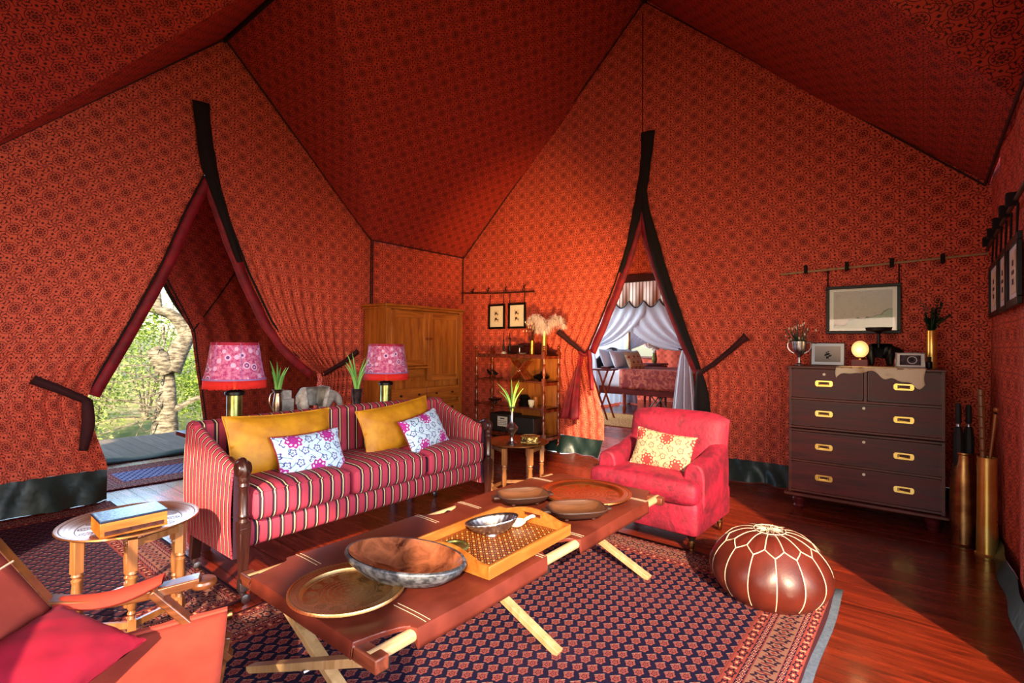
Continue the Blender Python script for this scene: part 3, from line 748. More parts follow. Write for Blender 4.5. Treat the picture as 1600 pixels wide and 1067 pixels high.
# the one big tree
tr = thing('forked_tree', 'pale barked forked tree seen through the left doorway', 'tree', (3.62, 12, -1.3))
part('trunk', MB().tube(smoothcurve([(0, 0, -.2), (-.02, 0, .6), (.0, 0, 1.3), (.03, 0, 1.9), (.02, 0, 2.35)]), [.34-.012*i for i in range(25)], 12), M['bark'], tr, smooth=70)
part('branch', MB().tube(smoothcurve([(.05, 0, 2.1), (.25, 0, 2.6), (.5, 0, 3.1), (.8, .1, 3.9), (1.2, .2, 5)]), [.22-.007*i for i in range(25)], 10), M['bark'], tr, smooth=70)
part('branch', MB().tube(smoothcurve([(.38, 0, 2.8), (.15, .05, 3.2), (-.2, .1, 3.35), (-.55, .15, 3.42), (-.9, .2, 3.7)]), [.14-.004*i for i in range(25)], 8), M['bark'], tr, smooth=70)
part('branch', MB().tube(smoothcurve([(-.15, .1, 3.33), (-.15, .1, 3.7), (-.3, .1, 4.1)], 4), [.09, .08, .07, .06, .05, .045, .04, .035, .03], 8), M['bark'], tr, smooth=70)
part('broken_stub', MB().tube([(.0, 0, 2.1), (-.18, -.05, 2.42), (-.26, -.05, 2.55)], [.2, .17, .12], 10), M['bark'], tr, smooth=70)
part('branch', MB().tube(smoothcurve([(.1, -.1, 1.3), (.6, -.2, 1.55), (1.3, -.3, 1.6)]), [.07-.003*i for i in range(13)], 6), M['bark'], tr)
tw = MB()
for k in range(16):
    a = random.uniform(-2.2, -.2); z = random.uniform(1.0, 3.2)
    tw.tube(smoothcurve([(-.1, -.1, z), (a*.5, -.2, z-.1+random.uniform(-.2, .4)), (a, -.2, z+random.uniform(-.5, .9))], 3), [.022, .02, .016, .013, .01, .007, .004], 4)
part('twigs', tw, M['bark'], tr, kind='stuff')
cr = MB(); leaves(cr, (.6, .5, 5.4), (2.4, 1.6, 1.1), 5200, .06); leaves(cr, (-1.0, .3, 3.2), (1.1, .5, .8), 1300, .05)
part('foliage', cr, M['fol1'], tr, smooth=0, kind='stuff')
bl = [(.3, 15.6, 1.4, 2.7, 'fol2'), (3.2, 16.2, 1.4, 2.9, 'fol2'), (6.2, 16.4, 1.4, 3.0, 'fol1'), (1.4, 19.6, 1.9, 4.6, 'fol2'), (5.6, 20.6, 2.1, 5.0, 'fol1'), (-2.6, 18.5, 1.8, 4.0, 'fol1'), (2.05, 13.3, .75, 1.5, 'fol2'), (5.6, 12.6, .9, 1.6, 'fol2'), (9.6, 18.5, 1.9, 4.2, 'fol1')]
names = ['bush left of the forked tree', 'bush right behind the forked trunk', 'bush at the right of the forked tree', 'tall bush far behind the left bush', 'tallest bush far behind the forked tree', 'bush at the far left edge of the doorway view', 'low bush just beyond the deck boards, left of the trunk', 'low bush just beyond the deck boards, right of the trunk', 'bush hidden furthest right beyond the deck']
for (x, y, r, h, m), nm in zip(bl, names): bush(x, y, r, h, m, 'sunlit pale green '+nm if len(nm.split()) < 12 else nm)
for x, y, nm in ((-6.2, -1.6, 'green bush outside the entrance behind the viewer'), (-6.5, 2.0, 'green bush outside the entrance, deeper in'), (-6.2, 5.6, 'green bush outside the entrance, furthest left')): bush(x, y, 1.6, 3.4, 'fol1', nm, 3600, .07)

# ------------------------------------------------------------------ soft shapes
def soft_box(mb, c, d, r, crown=0., n=10, nx=None):
    # rounded box; the top and bottom are crowned
    hx, hy, hz = d[0]/2, d[1]/2, d[2]/2; r = min(r, hx, hy, hz)
    def pt(x, y, z):
        cr = (1-(x)**4)*(1-(y)**4)*crown
        X, Y, Z = x*hx, y*hy, z*hz
        q = Vector((max(-hx+r, min(hx-r, X)), max(-hy+r, min(hy-r, Y)), max(-hz+r, min(hz-r, Z))))
        v = Vector((X, Y, Z))-q
        if v.length > 1e-9:
            m_ = max(abs(v.x), abs(v.y), abs(v.z)); v = v.normalized()*min(r, m_)
        return (c[0]+q.x+v.x, c[1]+q.y+v.y, c[2]+q.z+v.z+cr*z)
    nx = nx or n
    k = lambda i, m_: sin((i/m_-.5)*pi*.98)/sin(pi*.49)
    for s in (-1, 1):
        mb.grid(lambda a, b: pt(k(a, 1)*1., k(b, 1), s), nx, n) if s > 0 else mb.grid(lambda a, b: pt(k(b, 1), k(a, 1), s), n, nx)
        mb.grid(lambda a, b: pt(s, k(a, 1), k(b, 1)), n, 6) if s > 0 else mb.grid(lambda a, b: pt(s, k(b, 1), k(a, 1)), 6, n)
        mb.grid(lambda a, b: pt(k(b, 1), s, k(a, 1)), 6, nx) if s > 0 else mb.grid(lambda a, b: pt(k(a, 1), s, k(b, 1)), nx, 6)
    return mb
def pillow_mesh(w, h, t, n=22, seed=0):
    mb = MB(); rr = random.Random(seed); ph = rr.random()*6
    def f(s):
        def g(a, b):
            u, v = a*2-1, b*2-1
            x = w/2*u*(1-.07*(1-v*v)); y = h/2*v*(1-.09*(1-u*u))
            z = s*t*.5*((1-abs(u)**2.6)*(1-abs(v)**2.6))**.55
            z += s*.004*sin(u*9+ph)*sin(v*7+ph)*(1-u*u)*(1-v*v)+s*.006*sin((u+v)*14+ph)*abs(u*v)
            return (x, y, z)
        return g
    mb.grid(f(1), n, n); g = f(-1); mb.grid(lambda a, b: g(b, a), n, n)
    e = [( -1+2*i/20, -1) for i in range(20)]+[(1, -1+2*i/20) for i in range(20)]+[(1-2*i/20, 1) for i in range(20)]+[(-1, 1-2*i/20) for i in range(21)]
    cord = MB().tube([(w/2*u*(1-.07*(1-v*v)), h/2*v*(1-.09*(1-u*u)), 0) for u, v in e], .005, 6)
    return mb, cord
def pillow(name, label, cat, loc, w, h, t, m, tilt, yaw=0, roll=0, cord=None, group=None, seed=0):
    mb, cd = pillow_mesh(w, h, t, seed=seed)
    o = part(name, mb, M[m], smooth=80); props(o, label, cat, group)
    o.location = loc; o.rotation_euler = (Matrix.Rotation(yaw, 3, 'Z') @ Matrix.Rotation(tilt, 3, 'X') @ Matrix.Rotation(roll, 3, 'Z')).to_euler()
    if cord: part('piping', cd, M[cord], o, smooth=80)
    return o
def castor(parent, x, y, z=.07, m='silver'):
    b = MB().lathe([(.017, z), (.022, z+.02), (.022, z+.05), (.016, z+.055)], 10, (x, y, 0)).span((x, y, z), (x+.012, y, .03), .014, .02)
    part('castor_cup', b, M[m], parent)
    part('castor_wheel', MB().at((x+.015, y, .024), rx=pi/2).lathe([(.008, -.012), (.023, -.009), (.023, .009), (.008, .012)], 14), M[m], parent)

# ------------------------------------------------------------------ striped sofa
so = thing('sofa', 'long red striped sofa with wooden scroll arm fronts', 'sofa', (1.155, 2.75, 0), radians(.8))
SW, SD = 2.00, .68
rail = soft_box(MB(), (SW/2, .34, .335), (SW-.05, .60, .15), .045, 0, 8, 40); part('seat_rail', rail, M['stripe_x'], so, smooth=60)
for k in range(3):
    w_ = (SW-.14)/3; c = MB(); soft_box(c, (.07+w_*(k+.5), .27, .492), (w_-.006, .56, .165), .045, .022, 10, 22)
    part('seat_cushion', c, M['stripe_x'], so, smooth=60)
    cx0, cx1 = .07+w_*k+.02, .07+w_*(k+1)-.02
    part('cushion_piping', MB().tube([(cx0, .003, .56), (cx0+.2, -.004, .568), (cx1-.2, -.004, .568), (cx1, .003, .56)], .005, 6), M['stripe_x'], so)
def bk(a, b): pass
back = MB()
def back_fn(s):
    def f(a, b):
        x = .0+SW*a; z = .26+.61*b+.012*sin(pi*a)
        return (x, (.66 if s > 0 else .55)+.02*b*(1 if s < 0 else 1), z)
    return f
back.grid(back_fn(-1), 40, 8); back.grid(lambda a, b: back_fn(1)(1-a, b), 40, 8)
back.grid(lambda a, b: (SW*a, .57+.11*b, .87+.012*sin(pi*a)+.018*sin(pi*b)), 40, 6)
back.grid(lambda a, b: (0, .66-.11*a+.02*b, .26+.61*b), 3, 8); back.grid(lambda a, b: (SW, .55+.11*a+.02*b, .26+.61*b), 3, 8)
part('backrest', back, M['stripe_x'], so, smooth=50)
def arm_top(y): return .70+.18*(0 if y < .0 else (max(0, min(1, (y-.06)/.56)))**1.35)
for s, x0 in ((0, -.005), (1, SW-.065)):
    a = MB(); n = 16; xs = (x0, x0+.07)
    bul = lambda b: .012*sin(pi*b)
    a.grid(lambda p, q: (xs[0]-bul(q), .68-.64*p, .23+(arm_top(.68-.64*p)-.25)*q), n, 8)
    a.grid(lambda p, q: (xs[1]+bul(q), .04+.64*p, .23+(arm_top(.04+.64*p)-.25)*q), n, 8)
    a.grid(lambda p, q: (xs[0]+(xs[1]-xs[0])*q, .68-.64*p, arm_top(.68-.64*p)-.02+.03*sin(pi*q)), n, 8)
    a.grid(lambda p, q: (xs[0]+(xs[1]-xs[0])*p, .04, .23+(arm_top(.04)-.25)*q), 3, 8)
    a.grid(lambda p, q: (xs[1]-(xs[1]-xs[0])*p, .68, .23+(arm_top(.68)-.25)*q), 3, 8)
    a.grid(lambda p, q: (xs[0]+(xs[1]-xs[0])*q, .04+.64*p, .23), n, 3)
    part('armrest', a, M['stripe_y'], so, smooth=50)
    xm = x0+.035
    p = MB().at((xm, .0, 0))
    p.lathe([(.026, .405), (.030, .43), (.022, .445), (.030, .46), (.023, .475), (.025, .56), (.022, .60), (.030, .615), (.024, .63), (.030, .645), (.026, .67)], 14)
    p.at().box((xm, .0, .40), (.055, .055, .05))
    part('arm_post', p, M['legwood'], so)
    sc = MB().at((xm, .015, .70), ry=pi/2)
    sc.lathe([(.0, -.035), (.034, -.033), (.043, -.02), (.043, .02), (.034, .033), (.0, .035)], 18)
    sc.at().tube(smoothcurve([(xm, .0, .66), (xm, -.01, .70), (xm, .02, .74), (xm, .09, .72), (xm, .16, .735)]), [.028-.0007*i for i in range(25)], 10)
    part('arm_scroll', sc, M['legwood'], so)
    lg = MB(); q = []
    for z, w_ in ((.40, .056), (.13, .036)):
        q += [(xm+i*w_/2, j*w_/2, z) for i, j in ((-1, -1), (1, -1), (1, 1), (-1, 1))]
    lg.add(q, [(0, 1, 2, 3), (7, 6, 5, 4), (0, 4, 5, 1), (1, 5, 6, 2), (2, 6, 7, 3), (3, 7, 4, 0)])
    part('leg', lg, M['legwood'], so, bev=.003)
    part('leg_cap', MB().box((xm, 0, .10), (.042, .042, .06)), M['silver'], so, bev=.002)
    castor(so, xm, 0, .055)
    xb_ = xm; lb = MB().span((xb_, .60, .26), (xb_, .63, .08), .05, .05); part('leg', lb, M['legwood'], so, bev=.003); castor(so, xb_, .63, .05)
    nl = MB()
    for k in range(20): nl.lathe([(.0035, 0), (.005, .002), (0, .004)], 6, (x0-.004 if s == 0 else x0+.072, .045, .25+k*.0225))
    part('nail_heads', nl, M['brass_aged'], so, kind='stuff')
M_ = radians
pillow('cushion', 'long mustard velvet cushion at the left end of the striped sofa', 'cushion', (1.58, 3.12, .745), .70, .37, .15, 'velvet_gold', M_(74), M_(3), M_(-1), 'velvet_gold', seed=1)
pillow('cushion', 'mustard velvet cushion at the right end of the striped sofa', 'cushion', (2.48, 3.12, .74), .72, .35, .15, 'velvet_gold', M_(74), M_(4), M_(5), 'velvet_gold', seed=2)
pillow('cushion', 'pale blue cushion with magenta flowers, in front of left mustard cushion', 'cushion', (1.69, 2.985, .665), .47, .29, .12, 'floral_blue', M_(66), M_(3), M_(1), 'velvet_red', seed=3)
pillow('cushion', 'tilted pale blue floral cushion in front of right mustard cushion', 'cushion', (2.62, 2.985, .69), .46, .29, .12, 'floral_blue2', M_(66), M_(8), M_(9), 'velvet_red', seed=4)

# ------------------------------------------------------------------ console behind the sofa and what stands on it
cs = thing('console_table', 'dark wooden console table hidden behind the striped sofa', 'table', (2.2, 3.78, 0))
part('tabletop', MB().box((0, 0, .745), (1.9, .34, .03)), M['mahogany'], cs, bev=.004)
part('apron', MB().box((0, 0, .68), (1.78, .28, .1)), M['mahogany'], cs)
for x_, y_ in ((-.86, -.12), (.86, -.12), (-.86, .12), (.86, .12)): part('leg', MB().span((x_, y_, .73), (x_, y_, 0), .045, .045), M['mahogany'], cs)
def table_lamp(label, x, y, s=1., squat=0):
    t = thing('table_lamp', label, 'lamp', (x, y, .76), 0)
    part('base', MB().lathe([(.052*s, 0), (.055*s, .01), (.052*s, .02), (.055*s, .03), (.052*s, .045), (.056*s, .055), (.050*s, .07), (.050*s, .235)], 24), M['brass_green'], t)
    part('collar', MB().lathe([(.058*s, .235), (.064*s, .24), (.064*s, .258), (.045*s, .268), (.02, .275)], 24), M['black'], t)
    part('stem', MB().lathe([(.012, .26), (.010, .36), (.008, .44)], 10), M['brass'], t)
    R0, R1, z0, z1 = .195, .148, .345, .60
    prof = [(R0-(R0-R1)*(k/8)**.72*1.0, z0+(z1-z0)*k/8) for k in range(9)]
    part('lamp_shade', MB().lathe(prof, 40, cap=False), M['shade'], t, smooth=60, thick=.003)
    part('shade_trim', MB().lathe([(R1+.002, z1-.016), (R1-.001, z1+.003)], 40, cap=False), M['pillow_crimson'], t, thick=.004)
    part('shade_trim', MB().lathe([(R0+.003, z0-.002), (R0+.001, z0+.008)], 40, cap=False), M['trim_lilac'], t, thick=.004)
    for k in range(6):
        a = k*pi/3+.35; part('shade_seam', MB().tube([((prof[i][0]+.002)*cos(a), (prof[i][0]+.002)*sin(a), prof[i][1]) for i in range(9)], .0025, 5), M['trim_lilac'], t)
    fr_ = MB(); n = 230
    for k in range(n):
        a = k*2*pi/n; d = random.uniform(-.004, .004); c, s_ = cos(a), sin(a); w_ = .0022
        zb = z0-.058+d
        fr_.add([(R0*c-w_*s_, R0*s_+w_*c, z0), (R0*c+w_*s_, R0*s_-w_*c, z0), ((R0+.004)*c+w_*s_, (R0+.004)*s_-w_*c, zb), ((R0+.004)*c-w_*s_, (R0+.004)*s_+w_*c, zb)], [(0, 1, 2, 3)])
    part('fringe', fr_, M['fringe'], t, thick=.0015, kind='stuff')
    part('bulb', MB().lathe([(.012, .44), (.03, .48), (.03, .51), (0, .54)], 12), M['white_cloth'], t)
    return t
table_lamp('larger looking fringed pink table lamp near the left doorway', 1.545, 3.75)
table_lamp('fringed pink table lamp in front of the wooden armoire', 2.84, 3.76)
def spiky(mb, c, n, h, spread, seed, w=.012):
    r = random.Random(seed)
    for k in range(n):
        a = r.uniform(0, 2*pi); L = h*r.uniform(.6, 1.05); sp = spread*r.uniform(.2, 1); pts = []
        for i in range(7):
            t = i/6; pts.append((c[0]+cos(a)*(sp*t*t+.01), c[1]+sin(a)*(sp*t*t+.01), c[2]+L*t-.06*L*t**4*sp*8))
        mb.tube(pts, [w*.7, w, w*.95, w*.8, w*.6, w*.38, .001], 5)
    return mb
def vase_plant(label, loc, prof, m, h, sp, n, seed, leaf='leaf', w=.012, n2='vase'):
    t = thing('potted_plant', label, 'plant', loc)
    part('vase', MB().lathe(prof, 20, cap=True), M[m], t)
    for k in range(n):
        part('leaf', spiky(MB(), (0, 0, prof[-1][1]-.04), 1, h, sp, seed*31+k, w), M[leaf], t)
    return t
jug = [(.04, 0), (.042, .01), (.022, .04), (.03, .08), (.034, .13), (.028, .19), (.022, .225), (.045, .255)]
vp = vase_plant('spiky green plant in a handled jug beside the left table lamp', (1.86, 3.77, .76), jug, 'silver_warm', .26, .10, 8, 3)
part('handle', MB().tube(smoothcurve([(-.025, 0, .24), (-.055, 0, .21), (-.06, 0, .15), (-.03, 0, .09)]), .004, 6), M['silver_warm'], vp)
vp = vase_plant('spiky green plant in a grey tapered vase beside the right table lamp', (2.54, 3.76, .76), [(.025, 0), (.03, .02), (.036, .12), (.048, .215), (.05, .22)], 'pewter', .36, .13, 9, 8)
# elephant of weathered wood
def skin(name, pts, edges, rad, m, parent, sub=2, root=0):
    me = bpy.data.meshes.new(name); me.from_pydata([tuple(p) for p in pts], edges, []); me.materials.append(m)
    o = bpy.data.objects.new(name, me); COL.objects.link(o); o.parent = parent
    k = o.modifiers.new('skin', 'SKIN'); k.use_smooth_shade = True
    for i, r in enumerate(rad):
        sv = me.skin_vertices[0].data[i]; sv.radius = (r, r); sv.use_root = (i == root)
    k = o.modifiers.new('sub', 'SUBSURF'); k.levels = sub; k.render_levels = sub
    return o
def elephant(name, label, loc, rz, s, m, tusk=None):
    t = thing(name, label, 'figurine', loc, rz)
    P = [(0,0,.62),(.22,0,.66),(.42,0,.62),(.60,0,.60),(.76,0,.62),(.90,0,.54),(.97,0,.38),(.99,0,.20),(1.02,0,.08),
         (-.06,.14,.40),(-.06,.15,.2),(-.06,.15,.04),(-.06,-.14,.40),(-.06,-.15,.2),(-.06,-.15,.04),
         (.52,.14,.38),(.54,.15,.2),(.54,.15,.04),(.52,-.14,.38),(.54,-.15,.2),(.54,-.15,.04),(-.2,0,.58),(-.26,0,.42)]
    Ed = [(0,1),(1,2),(2,3),(3,4),(4,5),(5,6),(6,7),(7,8),(0,9),(9,10),(10,11),(0,12),(12,13),(13,14),(3,15),(15,16),(16,17),(3,18),(18,19),(19,20),(0,21),(21,22)]
    Rr = [.25,.29,.28,.24,.18,.14,.085,.06,.045, .13,.085,.09,.13,.085,.09,.12,.085,.09,.12,.085,.09,.10,.02]
    skin('body', [(x*s, y*s, z*s) for x, y, z in P], Ed, [r*s for r in Rr], M[m], t, 2, 1)
    for sd in (-1, 1):
        e = MB().grid(lambda a, b: ((.66-.18*a*sin(pi*(b*.8+.15)))*s, sd*(.17+.07*a)*s, (.78-.42*b+.03*a)*s), 6, 8)
        part('ear', e, M[m], t, thick=.02*s, smooth=70)
        if tusk: part('tusk', MB().tube(smoothcurve([(.92*s, sd*.09*s, .45*s), (1.02*s, sd*.12*s, .36*s), (1.14*s, sd*.11*s, .38*s)], 4), [.02*s*(1-i/10) for i in range(9)], 6), M[tusk], t)
    return t
el = elephant('carved_elephant', 'weathered grey carved elephant facing right between two potted plants', (2.10, 3.80, .76), radians(-8), .29, 'grey_elephant')
be = thing('stone_block', 'grey carved block standing left of the weathered elephant', 'ornament', (1.975, 3.87, .76))
part('block', MB().box((0, 0, .085), (.10, .07, .17)).box((-.0, .0, .20), (.07, .05, .07)), M['grey_elephant'], be, bev=.006)

# ------------------------------------------------------------------ armoire
ar = thing('armoire', 'tall golden teak armoire with two doors against the left wall', 'cabinet', (3.78, 5.02, 0), radians(.5))
W, D, Hh = 1.30, .44, 1.86
part('carcass', MB().box((W/2, D/2+.01, Hh/2+.02), (W-.02, D-.03, Hh-.06)), M['teak'], ar)
part('cornice', MB().box((W/2, D/2-.01, Hh-.015), (W+.07, D+.07, .03)).box((W/2, D/2-.005, Hh-.045), (W+.03, D+.03, .03)), M['teak_x'], ar, bev=.006)
part('plinth', MB().box((W/2, D/2, .05), (W+.02, D+.01, .1)), M['teak_x'], ar, bev=.005)
for x_ in (.012, W-.012): part('corner_stile', MB().box((x_+(.02 if x_ < .5 else -.02), -.003, .95), (.065, .03, 1.72)), M['teak'], ar, bev=.004)
for k in (0, 1):
    x0 = .06+k*(W-.12)/2; w_ = (W-.12)/2-.006; z0, z1 = (1.10 if k == 0 else .90), 1.78
    d = part('door', MB().box((x0+w_/2, -.012, (z0+z1)/2), (w_, .024, z1-z0)), M['teak'], ar, bev=.002)
    for (a, b, c, e) in ((x0+.035, z0, .07, z1-z0), (x0+w_-.035, z0, .07, z1-z0)): part('door_stile', MB().box((a, -.03, (z0+z1)/2), (c, .014, e)), M['teak'], d, bev=.003)
    for zz in (z0+.04, z1-.04): part('door_rail', MB().box((x0+w_/2, -.03, zz), (w_-.14, .014, .08)), M['teak_x'], d, bev=.003)
    kx = x0+w_-.035 if k == 0 else x0+.035
    part('knob', MB().at((kx, -.037, 1.44), rx=pi/2).lathe([(.008, 0), (.008, .012), (.018, .02), (.016, .03), (0, .034)], 12), M['turned'], d)
    if k == 0:
        for zz in (z1-.14, z0+.12): part('hinge', MB().box((x0+.002, -.038, zz), (.012, .008, .07)), M['brass'], d)
part('ledge', MB().box((.06+.29, -.03, 1.075), (.60, .07, .022)), M['teak_x'], ar, bev=.003)
gr = part('slatted_vent', MB().box((.46, -.01, 1.0), (.28, .02, .10)), M['teak_x'], ar, bev=.003)
for k in range(5): part('slat', MB().box((.46, -.028, .965+k*.018), (.24, .016, .008)), M['teak_x'], gr)
for k in range(4): part('brass_stud', MB().at((.17+k*.115, -.022, .91), rx=pi/2).lathe([(.009, 0), (.006, .006), (0, .008)], 8), M['brass'], ar)
for k in (0, 1):
    x0 = .06+k*(W-.12)/2; w_ = (W-.12)/2-.01
    for r_ in range(3):
        z0 = .64-.2*r_; dr = part('drawer', MB().box((x0+w_/2, -.015, z0+.09), (w_, .03, .165)), M['teak_x'], ar, bev=.006)
        for q in (.25, .75): part('knob', MB().at((x0+w_*q, -.03, z0+.09), rx=pi/2).lathe([(.008, 0), (.008, .012), (.016, .02), (.014, .028), (0, .032)], 12), M['legwood'], dr)

# ------------------------------------------------------------------ open rosewood shelf (whatnot)
wn = thing('open_shelf', 'rosewood open display shelf with turned posts beside the right doorway', 'shelf', (5.2, 3.7, 0))
WL, WD = 1.15, .33
tprof = [(.016, 0), (.02, .02), (.012, .04), (.016, .10), (.020, .15), (.013, .19), (.020, .205), (.013, .22), (.018, .25)]
levels = [.20, .56, .90, 1.24]
for yy in (0, WL):
    for xx in (0, WD):
        p = MB()
        for z in levels: p.box((xx, yy, z), (.042, .042, .09))
        for z0, z1 in zip([.0]+[z+.045 for z in levels], [z-.045 for z in levels]+[1.36]):
            L = z1-z0; p.at((xx, yy, z0)); 
            pr_ = [(.017, 0), (.012, .08), (.020, .2), (.022, .45), (.013, .62), (.021, .68), (.013, .74), (.017, 1)] if L > .15 else [(.02, 0), (.01, .3), (.014, .4)] if z1 > 1.3 else [(.012, 0), (.018, .5), (.014, 1)]
            p.lathe([(r*1.2, q*L) for r, q in pr_], 12)
            if z1 > 1.3: p.lathe([(.006, .035), (.022, .048), (.022, .06), (.006, .08)], 12)
            p.at()
        part('post', p, M['turned'], wn)
for z in levels: 
    sh = part('shelf_board', MB().box((WD/2, WL/2, z), (WD+.02, WL+.02, .02)), M['whatnot'], wn, bev=.004)
    part('edge_rail', MB().box((WD/2, .0, z-.02), (WD-.03, .02, .05)), M['turned'], sh)
    if z < .3 or z > 1.2: part('edge_rail', MB().box((0, WL/2, z-.025), (.016, WL-.03, .03)), M['whatnot'], sh)
for z0, z1 in zip(levels, levels[1:]): part('back_panel', MB().box((WD-.004, .40, (z0+z1)/2), (.012, .78, z1-z0-.02)), M['teak'], wn)
gal = MB().at((WD-.01, 0, 1.25), rx=0)
gal.at((WD-.016, .0, 1.25), rz=pi/2, rx=pi/2)
gal.prism([(0, 0), (.86, 0), (.86, .11), (.70, .11), (.62, .15), (.18, .15), (.14, .08), (.06, .06), (.0, .02)], .014); gal.at()
part('gallery', gal, M['mahogany'], wn, bev=.002)
# on it
def fig(name, label, cat, mb, m, loc, rz=0, group=None, **k): return single(name, mb, M[m], label, cat, loc, (0, 0, rz), group, **k)
def bird(h):
    return MB().lathe([(.02*h, 0), (.024*h, .02*h), (.012*h, .05*h), (.03*h, .12*h), (.036*h, .2*h), (.022*h, .3*h), (.014*h, .36*h), (.022*h, .41*h), (.018*h, .45*h), (.0, .47*h)], 14).tube([(0, 0, .42*h), (-.03*h, 0, .46*h), (-.012*h, 0, .58*h), (.01*h, 0, .66*h)], [.012*h, .012*h, .008*h, .002], 6)
for k, (yy, lb, hh) in enumerate(((4.47, 'small dark figurine with a pale foot, leftmost on shelf top', .42), (4.36, 'glossy black hooked figurine, second on shelf top', .45))):
    f_ = thing('figurine', lb, 'figurine', (5.33, yy, 1.25)); part('body', bird(hh), M['black'], f_); part('foot', MB().lathe([(.04, 0), (.036, .015), (.02, .03)], 14), M['bone' if k == 0 else 'pewter'], f_)
cst = thing('cake_stand', 'dark glass footed dish on the shelf top', 'dish', (5.34, 4.20, 1.25))
part('foot', MB().lathe([(.04, 0), (.035, .01), (.012, .025), (.012, .08), (.03, .095)], 16), M['silver'], cst); part('plate', MB().lathe([(.02, .093), (.10, .098), (.115, .115), (.11, .117), (.09, .102), (0, .10)], 26), M['pewter'], cst)
fig('saucer', 'white saucer lying beside the short brass vase', 'plate', MB().lathe([(.03, 0), (.065, .012), (.06, .015), (0, .006)], 20), 'bone', (5.28, 4.10, 1.25))
bv = thing('brass_vase', 'short brass vase of dried flower stems on the shelf top', 'vase', (5.33, 3.985, 1.25))
part('vase', MB().lathe([(.032, 0), (.034, .01), (.031, .03), (.031, .17), (.034, .18), (.028, .178), (.028, .1)], 20), M['brass'], bv)
st = MB(); hd = MB()
for k in range(26):
    a = random.uniform(0, 6.28); r = random.uniform(0, .11); z = random.uniform(.28, .42); x, y = cos(a)*r, sin(a)*r+.02
    st.tube([(0, 0, .12), (x*.4, y*.4, .22), (x, y, z)], .0018, 4); hd.lathe([(.002, -.012), (.008, 0), (.005, .012), (0, .016)], 6, (x, y, z))
part('stems', st, M['bowlwood'], bv, kind='stuff'); part('seed_heads', hd, M['hide'], bv, kind='stuff')
bt = thing('brass_vase', 'tall brass vase at the right end of the shelf top', 'vase', (5.33, 3.79, 1.25))
part('vase', MB().lathe([(.036, 0), (.038, .012), (.033, .03), (.031, .29), (.034, .30), (.028, .298), (.028, .1)], 22), M['brass_bright'], bt)
def plume(label, pts, L, seed):
    t = thing('ostrich_feather', label, 'feather', (5.33, 3.79, 1.55)); r = random.Random(seed)
    c = smoothcurve(pts, 8); part('quill', MB().tube(c, [.003]*len(c), 5), M['bone'], t)
    b = MB(); n = len(c)
    for i in range(5, n):
        for k in range(26):
            tt = i/n; p = c[min(i, n-1)]; d = Vector((r.uniform(-1, 1), r.uniform(-1, 1), r.uniform(-.5, .7))).normalized(); l = L*(.45+.55*sin(pi*min(1, tt*1.02)))*r.uniform(.5, 1)
            q = p+d*l*.6; e = p+d*l*.9+Vector((0, 0, -l*.62)); s_ = d.cross(Vector((0, 0, 1))); s_ = (s_.normalized() if s_.length > .01 else Vector((1, 0, 0)))*.0035
            b.add([p-s_, p+s_, q+s_, q-s_, e], [(0, 1, 2, 3), (3, 2, 4)])
    part('barbs', b, M['feather'], t, smooth=0, kind='stuff'); return t
plume('large blush ostrich feather arching left over the dried flowers', [(0, 0, -.1), (0, .01, .05), (-.02, .06, .14), (-.03, .15, .17), (-.03, .23, .12)], .14, 1)
plume('blush ostrich feather drooping straight down beside the tall brass vase', [(0, 0, -.1), (0, .03, .05), (0, .05, .13), (-.02, .08, .10), (-.04, .09, .0)], .11, 5)
plume('blush ostrich feather arching right towards the doorway strap', [(0, 0, -.1), (.0, -.05, .05), (0, -.13, .14), (0, -.24, .14), (0, -.31, .05)], .13, 2)
fig('shallow_tray', 'thin dark tray under two small birds, second shelf', 'tray', MB().box((0, 0, .006), (.14, .24, .012)), 'whatnot', (5.34, 4.66, .91), bev=.004)
for k, (yy, lb) in enumerate(((4.72, 'small dark carved bird at the left end of the second shelf'), (4.61, 'small dark carved bird, right one of the pair'))):
    b = MB().at((0, 0, 0), sc=1.); b.lathe([(.012, 0), (.004, .015), (.004, .035)], 8); b.tube([(-.04, 0, .05), (-.015, 0, .048), (.01, 0, .06), (.03, 0, .085), (.045, 0, .10), (.065, 0, .098)], [.004, .022, .026, .016, .012, .002], 8)
    fig('carved_bird', lb, 'figurine', b, 'black', (5.33, yy, .922), rz=pi/2+k)
xs = thing('folding_bookstand', 'crossed wooden folding bookstand on the second shelf', 'bookstand', (5.33, 4.14, .91))
for s in (-1, 1): part('board', MB().span((-.02, -.13*s, .006), (-.02, .12*s, .25), .014, .15, up=(1, 0, 0)), M['turned'], xs, bev=.002)
part('inlay', MB().box((-.085, .0, .12), (.006, .05, .02)), M['bone'], xs)
lb_ = thing('lidded_bowl', 'black lidded bowl on the second shelf', 'bowl', (5.33, 3.83, .91))
part('bowl', MB().lathe([(.03, 0), (.09, .03), (.11, .06), (.10, .065)], 24), M['black'], lb_); part('lid', MB().lathe([(.105, .062), (.07, .085), (.02, .095), (.012, .11), (.018, .122), (0, .128)], 24), M['black'], lb_)
fig('footed_dish', 'dark metal dish on the third shelf, left end', 'bowl', MB().lathe([(.03, 0), (.02, .02), (.08, .045), (.10, .06), (.09, .06), (0, .03)], 20), 'pewter', (5.33, 4.62, .57))
fig('carved_ornament', 'dark lacy ornament on the third shelf behind the leaves', 'ornament', MB().lathe([(.07, 0), (.085, .04), (.06, .07), (.08, .10), (.05, .14), (0, .15)], 9), 'black', (5.36, 4.13, .57), smooth=20)
fig('cup', 'small cream cup on the third shelf', 'cup', MB().lathe([(.02, 0), (.038, .03), (.045, .085), (.041, .085), (.034, .03), (0, .012)], 20), 'bone', (5.29, 3.96, .57))
